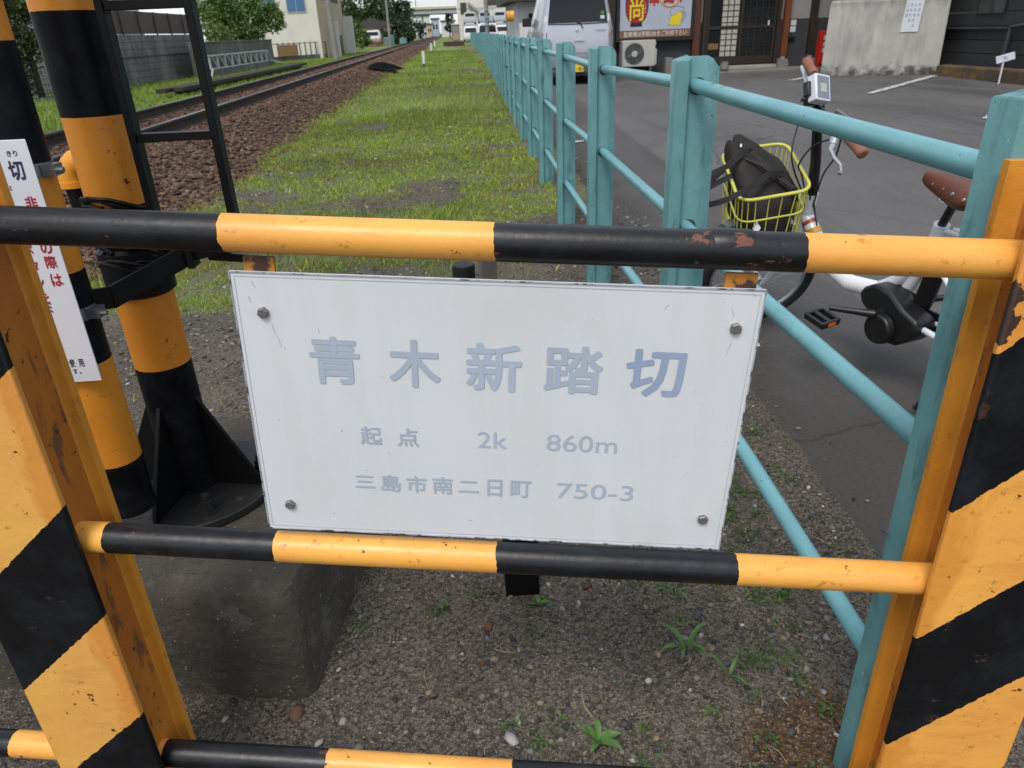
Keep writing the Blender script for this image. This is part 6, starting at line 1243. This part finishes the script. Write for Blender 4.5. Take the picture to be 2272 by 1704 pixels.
# person walking by the far track
def person(x, y, h, label):
    t = thing('person', label, 'person', (x, y, 0)); s = h / 1.75; me = bpy.data.meshes.new('body')
    J = [(0, 0, .93), (0, 0, 1.15), (0, -.01, 1.38), (0, -.01, 1.50), (0, -.03, 1.66), (.18, 0, 1.40), (.23, .03, 1.12), (.22, -.08, .88), (-.18, 0, 1.40), (-.23, -.02, 1.12), (-.22, -.12, .88), (.09, 0, .90), (.10, -.10, .50), (.10, -.06, .06), (.10, -.20, .03), (-.09, 0, .90), (-.10, .10, .50), (-.10, .22, .08), (-.10, .12, .03)]
    E_ = [(0, 1), (1, 2), (2, 3), (3, 4), (2, 5), (5, 6), (6, 7), (2, 8), (8, 9), (9, 10), (0, 11), (11, 12), (12, 13), (13, 14), (0, 15), (15, 16), (16, 17), (17, 18)]
    Rr = [.15, .15, .15, .06, .10, .075, .05, .035, .075, .05, .035, .09, .065, .045, .04, .09, .065, .045, .04]
    me.from_pydata([tuple(V3(p) * s) for p in J], E_, []); ob = bpy.data.objects.new('body', me); COL.objects.link(ob); ob.parent = t; ob.modifiers.new('skin', 'SKIN')
    for v_, r_ in zip(me.skin_vertices[0].data, Rr): v_.radius = (r_ * s, r_ * s)
    me.skin_vertices[0].data[0].use_root = True; ob.modifiers.new('sub', 'SUBSURF').levels = 1; me.materials.append(mk('dark_clothes', (.02, .025, .05), .9)); return t
person(-5.6, 196, 1.72, 'person in dark clothes walking beside the far track')
# right of the fence in the distance: low shops and parked cars
LS = thing('low_shop', 'low building with deep dark eaves behind the silver van', 'building', (5, 46, .18))
b = MB(); b.bb(3.9, 12, 46, 54, .1, 2.6); b.build('wall', M['white_wall'], LS); b = MB(); b.bb(3.3, 12.4, 44.6, 54.5, 2.60, 3.3); b.build('eaves', M['roof_dark'], LS)
for q in ((4.6, 5.6), (6.2, 8)): MB().bb(q[0], q[1], 45.94, 45.99, .9, 2.0).build('window', M['glass_dark'], LS)
OB = thing('orange_banner', 'orange banner on a thin pole left of the silver van', 'banner', (2.9, 38, .18)); b = MB(); b.cyl((2.75, 38, .1), (2.75, 38, 2.3), .02, n=6); b.build('pole', M['iron'], OB)
b = MB(); b.rings([[V3((x, 38 + .05 * math.sin(x * 9), z)) for z in (1.55, 1.8, 2.0)] for x in np.linspace(2.76, 3.12, 8)], closed=False, caps=False); q = b.build('cloth', M['sign_orange'], OB); q.modifiers.new('s', 'SOLIDIFY').thickness = .01
b = MB(); b.bb(2.2, 5.2, 33.9, 34.1, .1, .78); tag(b.build('brown_low_wall', mk('brown_wall', (.10, .08, .065), .9, .3, 3), bevel=.01), 'low brown wall across the lot left of the silver van', 'wall')
b = MB(); b.bb(3.25, 3.95, 36.5, 37.2, .15, 1.45); tag(b.build('white_cabinet', M['white_wall'], bevel=.02), 'white cabinet beside the orange banner', 'cabinet')
up_ = thing('utility_pole', 'utility pole with white insulators right of the teal fence', 'utility pole', (2.35, 48, .1), group='utility poles along the track'); b = MB(); b.tube([(2.3, 48, 0), (2.3, 48, 8)], [.13, .1], 12); b.build('mast', M['pole_concrete'], up_); b = MB()
for z0_ in (1.5, 1.9, 2.3): b.bb(1.9, 2.7, 47.85, 47.9, z0_, z0_ + .06)
b.build('crossarm', M['pale_blue'], up_)
CR = 'cars in the far lot'
for k, (x, y, m_, lb) in enumerate(((2.5, 92, 'white_paint', 'white car nearest the teal fence in the far lot'), (4.4, 94, 'pale_blue', 'pale blue car second from the teal fence in the far lot'), (6.3, 95, 'white_paint', 'white car right of the pale blue car in the far lot'), (3.0, 62, 'white_paint', 'white car parked behind the low brown wall'))): simple_car(lb, x, y, .18, 1.65, 3.6, 1.55, M[m_], CR)
RK = thing('parking_deck', 'steel parking deck carrying a second row of cars before the cream building', 'parking deck', (5, 110, .18))
b = MB(); b.bb(1.9, 8.2, 108, 113, 1.95, 2.08); b.build('deck', M['pale_blue'], RK); b = MB()
for x in (1.95, 4.05, 6.1, 8.1): MB().bb(x - .06, x + .06, 108, 108.15, .1, 1.95).build('column', M['pale_blue'], RK)
for k, (x, lb) in enumerate(((2.95, 'white car on the upper deck nearest the footbridge'), (4.95, 'pale blue car in the middle of the upper deck'), (6.95, 'white car at the right end of the upper deck'))): simple_car(lb, x, 108.3, 2.085, 1.65, 3.6, 1.45, M['pale_blue' if k == 1 else 'lattice_white'], CR)
for k, (x, lb) in enumerate(((2.95, 'white car below the left bay of the steel deck'), (5.05, 'pale blue car below the middle bay of the steel deck'))): simple_car(lb, x, 108.6, .185, 1.6, 3.6, 1.5, M['white_paint' if k == 0 else 'pale_blue'], CR)
